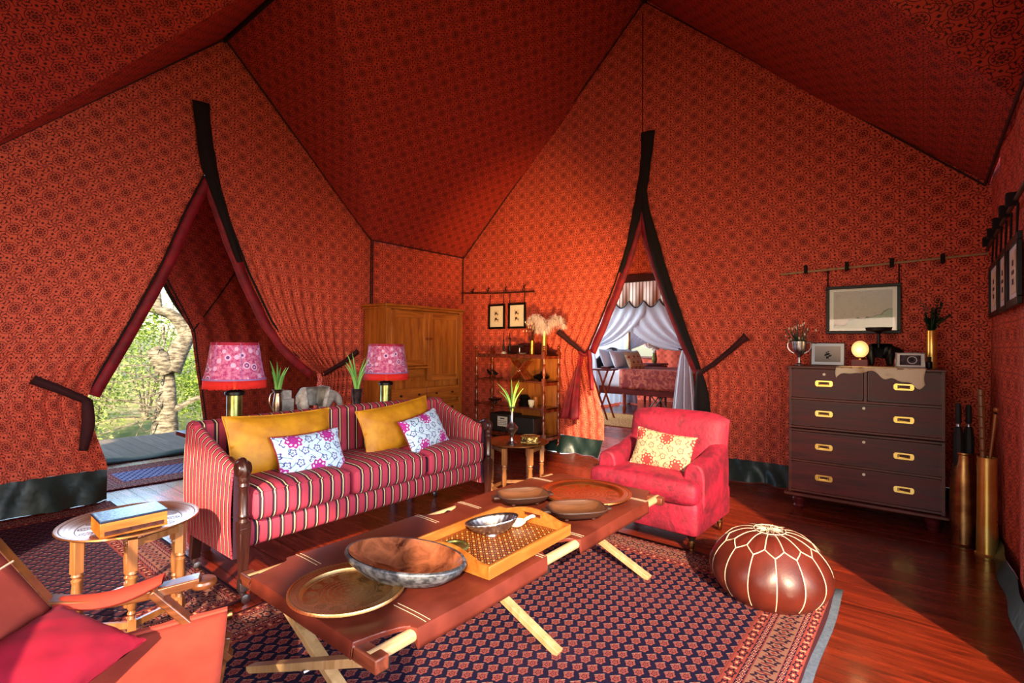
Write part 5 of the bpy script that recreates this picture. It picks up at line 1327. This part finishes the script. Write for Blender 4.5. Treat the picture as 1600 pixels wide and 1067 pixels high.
def wdish(label, x, y, rz, R_):
    t = thing('wooden_bowl', label, 'bowl', (x, y, ZC+.004), rz)
    def shp(r, k, n): 
        a = 2*pi*k/n; sq = (abs(cos(a))**3.2+abs(sin(a))**3.2)**(-1/3.2); return (r*sq*cos(a)*1.06, r*sq*sin(a)*.80)
    n = 40
    def ring(prof, mb):
        vs = [(*shp(r, k, n), z) for r, z in prof for k in range(n)]; mb.add(vs, [(i*n+k, i*n+(k+1) % n, (i+1)*n+(k+1) % n, (i+1)*n+k) for i in range(len(prof)-1) for k in range(n)]); return mb
    part('hollow', ring([(.001, .013), (R_*.45, .015), (R_*.75, .026), (R_*.90, .046), (R_*.95, .054)], MB()), M['bowlin'], t, smooth=60)
    part('bowl', ring([(R_*.95, .054), (R_, .057), (R_*1.03, .052), (R_*.88, .026), (R_*.6, .008), (.001, .006)], MB()), M['bowlwood'], t, smooth=50)
    b = MB()
    for s in (-1, 1):
        b.box((s*R_*1.14, 0, .040), (R_*.28, R_*.42, .014))
    part('lug_handle', b, M['bowlwood'], t, bev=.004)
    for sx, sy in ((.5, .35), (-.5, .35), (.5, -.35), (-.5, -.35)): part('foot', MB().lathe([(.010, 0), (.013, .008), (.014, .012)], 8, (sx*R_, sy*R_, 0)), M['bowlwood'], t)
wdish('rounded square dark wooden bowl on the far side of the cot', 2.33, 1.80, radians(-35), .140)
wdish('dark wooden bowl with lug handle near the front edge of the cot', 2.32, 1.43, radians(-40), .145)
# lattice serving tray
tb = thing('serving_tray', 'rectangular honey wood serving tray with fretwork inlay in the cot middle', 'tray', (1.755, 1.515, ZC+.004), radians(1.5))
TW, TD = .60, .44
def inlay():
    x, y, z = coord(); P = .034; a, b = fr(x/P)-.5, fr(y/P)-.5; r = hyp(a, b); a2, b2 = fr(x/P+.5)-.5, fr(y/P+.5)-.5
    circ = band(r, .5, .055); circ2 = band(hyp(a2, b2), .5, .055); dia = (ab(a2)+ab(b2)) < .16
    ex = (ab(x) > .27); ey = (ab(y) > .19)
    c = mix(sat(circ+circ2), '#9a5018', '#1c0a06'); c = mix(dia, c, '#e6c178'); return mix(sat(ex+ey), c, '#6e3612')
part('bottom', MB().box((0, 0, .012), (TW-.01, TD-.01, .012)), mat('fret_inlay', inlay, .4), tb)
for s in (-1, 1):
    part('long_side', MB().box((0, s*(TD/2-.006), .032), (TW, .012, .052)), M['traywood'], tb, bev=.002)
    b = MB(); n = 24; hw = TD/2-.012
    def H_(y): return .058+.034*max(0, cos(y/hw*pi/2*1.25)) if abs(y) < hw*.8 else .058
    # end board with a slot handle: four bars around the slot
    ys = [-hw+2*hw*k/n for k in range(n+1)]
    for ya, yb_ in zip(ys, ys[1:]):
        yc_ = (ya+yb_)/2; slot = abs(yc_) < .055; xs2 = (s*(TW/2-.012), s*TW/2)
        for (za, zb_, zc_, zd_) in (((.006, .006, .050, .050), (.068, .068, H_(ya), H_(yb_))) if slot else ((.006, .006, H_(ya), H_(yb_)),)):
            b.add([(x, y, z) for x in xs2 for y, z in ((ya, za), (yb_, zb_), (yb_, zd_), (ya, zc_))], [(3, 2, 1, 0), (4, 5, 6, 7), (0, 1, 5, 4), (1, 2, 6, 5), (2, 3, 7, 6), (3, 0, 4, 7)])
    part('handle_end', b, M['traywood'], tb, smooth=20)
sbw = thing('silver_dish', 'silver ribbed shell dish on the serving tray', 'dish', (1.80, 1.575, ZC+.022), radians(-50))
def shell_(out):
    def f(a, b):
        th = a*2*pi; r = .115*b**.7*(1 if True else 1); fl = 1+.012*sin(th*26)*b
        x, y = r*cos(th)*1.08*fl, r*sin(th)*.66*fl; z = .005+.062*b**1.9+.02*b*b*(cos(th)+.2)-(.003 if out else 0)
        return (x, y, z)
    return f
part('bowl', MB().grid(shell_(0), 104, 10), M['silver'], sbw, smooth=60, thick=.003); part('foot', MB().lathe([(.03, 0), (.028, .006)], 20), M['silver'], sbw)
bh = thing('bone_scoop', 'cream bone handled scoop right behind the silver dish', 'scoop', (1.955, 1.55, ZC+.022), radians(-35))
part('scoop', MB().lathe([(.001, .004), (.03, .006), (.048, .022), (.05, .03), (.046, .03), (.02, .012), (0, .01)], 24, sy=.75), M['bone'], bh); part('handle', MB().tube(smoothcurve([(.04, 0, .028), (.08, .01, .04), (.10, .03, .03), (.07, .05, .02)]), .008, 8), M['bone'], bh)
single('coaster_ring', MB().lathe([(.001, .001), (.048, .002), (.052, .008), (.060, .009), (.064, .004), (.064, .0)], 32), M['brass_green'], 'round greenish brass coaster at the near end of the serving tray', 'coaster', (1.585, 1.60, ZC+.0225))

# ------------------------------------------------------------------ folding brass tray tables
def tray_table(label, x, y, H_, R_, n, rot, wd='oak'):
    t = thing('tray_table', label, 'side table', (x, y, .0), rot)
    part('tray', MB().lathe([(.001, H_-.004), (R_*.74, H_-.004), (R_*.80, H_+.004), (R_*.97, H_+.016), (R_, H_+.018), (R_+.003, H_+.012), (R_*.97, H_+.008), (R_*.8, H_-.004), (.001, H_-.010)], 56), M['tray_side'], t, smooth=50)
    for k in range(n):
        a = k*2*pi/n; r = R_*.80; cx_, cy_ = r*cos(a), r*sin(a); L = H_-.012
        b = MB().at((cx_, cy_, 0), rz=a)
        b.box((0, 0, L-.07), (.036, .036, .14)); b.box((0, 0, L*.22), (.032, .032, .06))
        b.lathe([(.012, 0), (.018, .02), (.014, .04), (.018, L*.16)], 12)
        b.lathe([(.016, L*.27), (.010, L*.31), (.018, L*.33), (.012, L*.355), (.018, L*.38), (.020, L*.52), (.016, L*.62), (.021, L*.655), (.013, L*.67), (.021, L*.69), (.016, L*.72)], 14); b.at()
        part('leg', b, M[wd], t, bev=.001)
    for k in range(n):
        a, a2 = k*2*pi/n, (k+1)*2*pi/n; r = R_*.80
        part('stretcher', MB().span((r*cos(a), r*sin(a), H_*.22), (r*cos(a2), r*sin(a2), H_*.22), .014, .028), M[wd], t)
        if k % 2 == 0: part('top_rail', MB().span((r*cos(a), r*sin(a), H_-.035), (r*cos(a2), r*sin(a2), H_-.035), .014, .03), M[wd], t)
    return t
tray_table('round brass tray table on turned legs, left of the striped sofa', .745, 2.93, .50, .275, 6, radians(18))
tray_table('round brass tray table between the striped sofa and the shelf', 3.52, 2.79, .50, .275, 6, radians(10))
bx = thing('lidded_box', 'long carved wooden box with dark blue patterned lid on tray table', 'box', (.72, 2.845, .502), radians(-1.5))
part('body', MB().box((0, 0, .033), (.25, .175, .066)), M['teak_x'], bx, bev=.002)
def lid_():
    x, y, z = coord(); n = noise(vec(x*60, y*110, 0), 1.2, 4, .6); e = mn(.127-ab(x), .09-ab(y)); c = mix(sat((n-.44)*6), '#16355e', '#6f9cc2'); return mix(e < .006, c, '#0e1c34')
part('lid', MB().box((0, 0, .071), (.254, .18, .010)), mat('blue_woven_lid', lid_, .35), bx, bev=.002)
part('carved_band', MB().box((0, -.089, .022), (.22, .003, .014)).box((0, -.089, .012), (.22, .002, .003)), M['legwood'], bx)
sv = [(.045, 0), (.047, .012), (.02, .03), (.012, .06), (.02, .09), (.052, .125), (.055, .145), (.03, .175), (.013, .20), (.013, .29), (.018, .31), (.04, .325)]
vase_plant('spiky green plant in a tall silver vase on the far tray table', (3.46, 2.80, .497), sv, 'silver', .28, .15, 9, 12, w=.010)
gb = thing('filigree_box', 'small gilt hexagonal filigree box beside the silver vase', 'box', (3.60, 2.70, .504), radians(20))
part('body', MB().lathe([(.085, 0), (.085, .055), (.078, .058), (.0, .06)], 6), mat('gilt_filigree', lambda: (lambda c: {'c': mix(sat((noise(vec(*c), 60, 2)-.48)*9), '#4a3c18', '#d8c07c'), 'h': noise(vec(*c), 60, 2)})(coord()), .35, metal=.7, bump=.5, bdist=.003), gb, smooth=20)
part('rim', MB().tube([(.086*cos(k*pi/3), .086*sin(k*pi/3), .056) for k in range(7)], .004, 5).tube([(.087*cos(k*pi/3), .087*sin(k*pi/3), .004) for k in range(7)], .005, 5), M['brass_bright'], gb)
for k in range(6): part('foot', MB().lathe([(.007, -.004), (.009, .004), (.004, .01)], 8, (.084*cos(k*pi/3), .084*sin(k*pi/3), 0)), M['brass_bright'], gb)

# ------------------------------------------------------------------ safari armchair at the lower left
sf_ = thing('safari_chair', 'folding wooden safari chair with coral canvas in the bottom left corner', 'armchair', (.356, 1.706, 0), radians(-25))
for s in (1, -1):
    y = .44*s
    am = smoothcurve([(-.24, y, .515), (-.10, y, .488), (.03, y, .487), (.13, y, .497), (.20, y, .505)], 5)
    b = MB(); na = len(am)
    b.add([(p.x, p.y+dy, p.z+dz) for p in am for dy, dz in ((-.031, -.015), (.031, -.015), (.031, .015), (-.031, .015))], [(i*4+j, i*4+(j+1) % 4, i*4+4+(j+1) % 4, i*4+4+j) for i in range(na-1) for j in range(4)]+[(3, 2, 1, 0), tuple(na*4-4+j for j in range(4))])
    b.at((.21, y, .492)).lathe([(.0, -.016), (.038, -.014), (.044, 0), (.038, .014), (.0, .016)], 20); b.at()
    part('arm', b, M['chairwood'], sf_, bev=.004)
    pd = MB(); pd.grid(lambda a, c: (-.20+.29*a, y+(c-.5)*.085, .508+.022*a*a-.03*sin(pi*a)+.030*sin(pi*c)**.6*sin(pi*min(1, .03+a*.94))**.4), 24, 12); pd.grid(lambda a, c: (-.20+.29*(1-a), y+(c-.5)*.085, .508+.022*(1-a)**2-.03*sin(pi*a)-.012*sin(pi*c)**.3), 24, 12)
    part('arm_pad', pd, M['pad_red'], sf_, smooth=60)
    part('front_leg', MB().span((.06, y-.028*s, .505), (.30, y-.028*s, .22), .026, .055, up=(0, 1, 0)), M['chairwood'], sf_, bev=.005)
    part('front_leg', MB().span((.29, y-.028*s, .30), (.24, y-.028*s, .0), .026, .045, up=(0, 1, 0)), M['chairwood'], sf_, bev=.005)
    part('arm_bolt', MB().at((.075, y-.012*s, .485), rx=-pi/2*s).lathe([(.011, 0), (.011, .006), (.005, .009), (0, .009)], 12), M['silver'], sf_)
    part('back_post', MB().span((.02, y-.01*s, .12), (-.44, y-.01*s, .86), .032, .055, up=(0, 1, 0)), M['chairwood'], sf_, bev=.006)
    part('rear_leg', MB().span((-.14, y-.02*s, .40), (-.30, y-.02*s, 0), .03, .045, up=(0, 1, 0)), M['chairwood'], sf_, bev=.005)
    part('seat_rail', MB().tube([(-.20, .405*s, .33), (.29, .405*s, .375)], .016, 10), M['chairwood'], sf_)
    part('rail_cap', MB().tube([(.285, .405*s, .374), (.305, .405*s, .376)], [.019, .017], 12), M['brass_aged'], sf_)
part('front_rail', MB().tube([(.27, -.40, .285), (.27, .40, .285)], .014, 10), M['chairwood'], sf_)
part('cross_rail', MB().span((.24, -.32, .12), (.24, .32, .12), .02, .04), M['chairwood'], sf_)
part('canvas_seat', MB().grid(lambda a, c: (-.22+.51*a, -.415+.83*c, .352+.045*a-.05*sin(pi*c)**.8-.0*a+.003*sin(a*30)*sin(pi*c)), 20, 20), M['coral'], sf_, smooth=60, thick=.006)
part('canvas_seat_roll', MB().tube([(-.22, .41, .335), (.29, .41, .378)], .024, 10), M['coral'], sf_)
part('canvas_seat_roll', MB().tube([(-.22, -.41, .335), (.29, -.41, .378)], .024, 10), M['coral'], sf_)
bkc = MB().grid(lambda a, c: (-.16-.29*a-.05*sin(pi*c)*.9, -.405+.81*c, .42+.46*a), 16, 18); part('canvas_back', bkc, M['coral'], sf_, smooth=60, thick=.02)
part('back_seam', MB().tube([(-.16-.29*.52-.05*sin(pi*c)*.9+.014, -.405+.81*c, .42+.46*.52+.012) for c in [k/12 for k in range(13)]], .003, 5), M['stitch'], sf_)
ca, sa = cos(radians(-25)), sin(radians(-25))
lx, ly = -.13, .02
pillow('cushion', 'plain crimson cushion lying in the coral safari chair', 'cushion', (.264, 1.88, .46), .48, .30, .13, 'pillow_crimson', M_(-22), M_(-140), 0, None, seed=9)

# ------------------------------------------------------------------ bedroom beyond the right doorway
bd = thing('four_poster_bed', 'four-poster bed with white netting beyond the right doorway', 'bed', (9.6, 4.45, 0))
BWd, BL_ = 1.7, 2.15
for x_, y_ in ((0, -BL_/2), (BWd, -BL_/2), (0, BL_/2), (BWd, BL_/2)):
    if (x_, y_) == (0, BL_/2): y_ += .0
    part('post', MB().lathe([(.035, 0), (.05, .05), (.03, .12), (.045, .25), (.045, .5), (.03, .55), (.04, .7), (.025, 1.0), (.02, 2.5)], 12, (x_, y_, 0)), M['turned'] if x_ == 0 else M['brass_aged'], bd)
for x_ in (0, BWd): part('side_rail', MB().box((x_, 0, .46), (.05, BL_, .16)), M['mahogany'], bd, bev=.01)
part('foot_rail', MB().box((BWd/2, -BL_/2, .46), (BWd, .05, .16)), M['mahogany'], bd)
part('middle_leg', MB().lathe([(.03, 0), (.045, .1), (.03, .16), (.04, .4)], 12, (0, .35, 0)), M['turned'], bd)
part('mattress', soft_box(MB(), (BWd/2, 0, .70), (BWd-.02, BL_-.05, .36), .05, .01, 8, 12), M['white_cloth'], bd, smooth=60)
hb = MB().at((0, BL_/2+.02, .55), rx=pi/2); hb.prism([(0, 0), (BWd, 0)]+[(BWd-BWd*k/20, .50+.28*sin(pi*k/20)**1.5) for k in range(21)], .04); hb.at()
part('headboard', hb, M['pewter'], bd)
part('headboard_edge', MB().tube([(BWd*k/20, BL_/2, 1.05+.28*sin(pi*k/20)**1.5) for k in range(21)], .025, 8), M['legwood'], bd)
part('bedspread', MB().grid(lambda a, b: ((-.022 if b < .35 else -.022+BWd*(b-.35)/.65), -BL_/2+.02+(BL_*.70)*a, (.50+.39*b/.35 if b < .35 else .895)), 20, 20), mat('red_paisley_bedspread', lambda: (lambda c: {'c': mix(sat((noise(vec(c[0], c[1]*1, c[2]), 7, 5, .65, 1.5)-.45)*5), '#6e1c1c', '#b0604a')})(coord()), .85), bd, smooth=60, thick=.015)
part('canopy_frame', MB().box((0, 0, 2.50), (.05, BL_+.05, .05)).box((BWd, 0, 2.50), (.05, BL_+.05, .05)).box((BWd/2, BL_/2, 2.50), (BWd, .05, .05)).box((BWd/2, -BL_/2, 2.50), (BWd, .05, .05)), M['white_cloth'], bd)
def tick():
    x, y, z = coord(); s = fr((x+y)*14); return mix(s < .35, '#b8a394', '#6a524a')
tickm = mat('canopy_ticking', tick, .9)
part('canopy_roof', MB().box((BWd/2, 0, 2.53), (BWd, BL_, .02)), tickm, bd)
def val(x0, y0, x1, y1):
    n = 60; c = MB(); e = []
    def z_(t): return 2.30-.16*abs(sin(t*pi*7))**.8
    c.add([(x0+(x1-x0)*k/n, y0+(y1-y0)*k/n, 2.74) for k in range(n+1)]+[(x0+(x1-x0)*k/n, y0+(y1-y0)*k/n, z_(k/n)) for k in range(n+1)], [(k, k+1, n+2+k, n+1+k) for k in range(n)])
    v_ = part('valance', c, tickm, bd, thick=.01); part('scalloped_edge', MB().tube([(x0+(x1-x0)*k/n-.01, y0+(y1-y0)*k/n, z_(k/n)) for k in range(n+1)], .013, 5), M['black'], v_)
val(-.20, -BL_/2-.04, -.20, BL_/2+.04); val(-.04, BL_/2+.04, BWd, BL_/2+.04); val(-.04, -BL_/2-.04, BWd, -BL_/2-.04); val(BWd+.04, -BL_/2-.04, BWd+.04, BL_/2+.04)
def swag(ytop0, ytop1, tie, zt, x=-.0, n_=18):
    # net falls from the rail, gathers at the tie and drops in a bunch
    def f(a, b):
        y = ytop0+(ytop1-ytop0)*a
        if b < .55:
            t = b/.55; e = t*t*(3-2*t); yy = y+(tie[0]-y+(a-.5)*.08)*e; zz = 2.4+(tie[1]-2.4)*t-.28*sin(pi*t)*abs(y-tie[0])
            xx = x-.03*sin(a*n_*2)*(.4+e)
        else:
            t = (b-.55)/.45; yy = tie[0]+(a-.5)*(.08+.42*t**.6); zz = tie[1]*(1-t)+.02; xx = x-.05-.05*sin(a*n_)*(.3+t)-.04*t
        return (xx, yy, zz)
    return MB().grid(f, 40, 30)
nt1 = part('net_curtain', swag(-BL_/2+.05, .55, (-BL_/2+.13, 1.32), 2.4, -.06), M['net'], bd, smooth=70)
part('net_curtain', swag(-.2, BL_/2-.05, (BL_/2-.02, 1.35), 2.4, -.08), M['net'], bd, smooth=70)
part('net_curtain', swag(-BL_/2+.05, .6, (-BL_/2+.1, 1.3), 2.4, BWd+.02), M['net'], bd, smooth=70)
part('net_curtain', swag(0, BL_/2-.05, (BL_/2, 1.3), 2.4, BWd+.04), M['net'], bd, smooth=70)
part('net_curtain', MB().grid(lambda a, b: (BWd*a, BL_/2+.07+.03*sin(a*40), .05+2.4*b), 50, 6), M['net'], bd, smooth=70)
part('net_tie', MB().tube([(-.18, -BL_/2+.05, 1.33), (-.19, -BL_/2+.13, 1.31), (-.18, -BL_/2+.22, 1.33)], .015, 6).tube([(-.18, -BL_/2-.0, 1.3), (-.2, -BL_/2-.08, .7), (-.2, -BL_/2-.13, .05)], .012, 6), M['black'], nt1)
for k, (x, y, z, w_, h_, lb) in enumerate(((9.95, 5.36, 1.12, .62, .42, 'white bed pillow at the left of the headboard'), (9.98, 5.12, 1.10, .62, .40, 'pale blue-white bed pillow in front of the left pillow'), (10.8, 5.36, 1.12, .65, .42, 'white bed pillow at the far side of the headboard'), (10.75, 5.12, 1.10, .6, .4, 'white bed pillow behind the patterned cushion'))):
    pillow('bed_pillow', lb, 'pillow', (x, y, z), w_, h_, .2, 'white_cloth', M_(68), M_(2), 0, seed=20+k)
pillow('cushion', 'red and cream medallion cushion on the white bed', 'cushion', (10.12, 4.83, 1.07), .55, .42, .16, 'floral_suzani', M_(66), M_(-8), 0, seed=31)
lr_ = thing('luggage_rack', 'folding wooden tray stand beside the bed in the doorway', 'stand', (8.55, 4.72, 0), radians(5))
part('tray_top', MB().box((0, 0, .93), (.38, .46, .03)), M['mahogany'], lr_, bev=.004)
for x_ in (-.16, .16):
    for s in (-1, 1): part('leg', MB().span((x_, -.17*s, 0), (x_, .17*s, .92), .028, .028), M['turned'], lr_)
fig('tray_box', 'small dark box on the folding tray stand', 'box', MB().box((0, 0, .02), (.12, .15, .04)), 'mahogany', (8.55, 4.65, .946), bev=.004)
bs = thing('bedside_table', 'small dark bedside table on the far side of the bed', 'table', (11.85, 5.1, 0))
part('tabletop', MB().box((0, 0, .95), (.4, .5, .04)), M['mahogany'], bs); part('body', MB().box((0, 0, .8), (.36, .46, .24)), M['mahogany'], bs)
for x_ in (-.15, .15):
    for y_ in (-.2, .2): part('leg', MB().span((x_, y_, 0), (x_, y_, .75), .04, .04), M['mahogany'], bs)
bf_ = thing('white_flowers', 'fluffy white flower spray in a vase on the bedside table', 'flowers', (11.8, 5.1, .97))
part('vase', MB().lathe([(.05, 0), (.07, .1), (.04, .22), (.05, .25)], 14), M['brass_green'], bf_)
fm = MB(); leaves(fm, (0, -.1, .52), (.28, .42, .2), 900, .05); part('blossoms', fm, M['feather'], bf_, smooth=0, kind='stuff')
fs = thing('folding_stool', 'thin metal folding stool under the far side of the bed', 'stool', (10.6, 4.5, 0)) 
for s in (-1, 1):
    for x_ in (-.15, .15): part('leg', MB().tube([(x_, -.15*s, 0), (x_, .15*s, .38)], .012, 6), M['silver'], fs)
part('seat', MB().box((0, 0, .385), (.34, .32, .02)), M['matte_black'], fs)
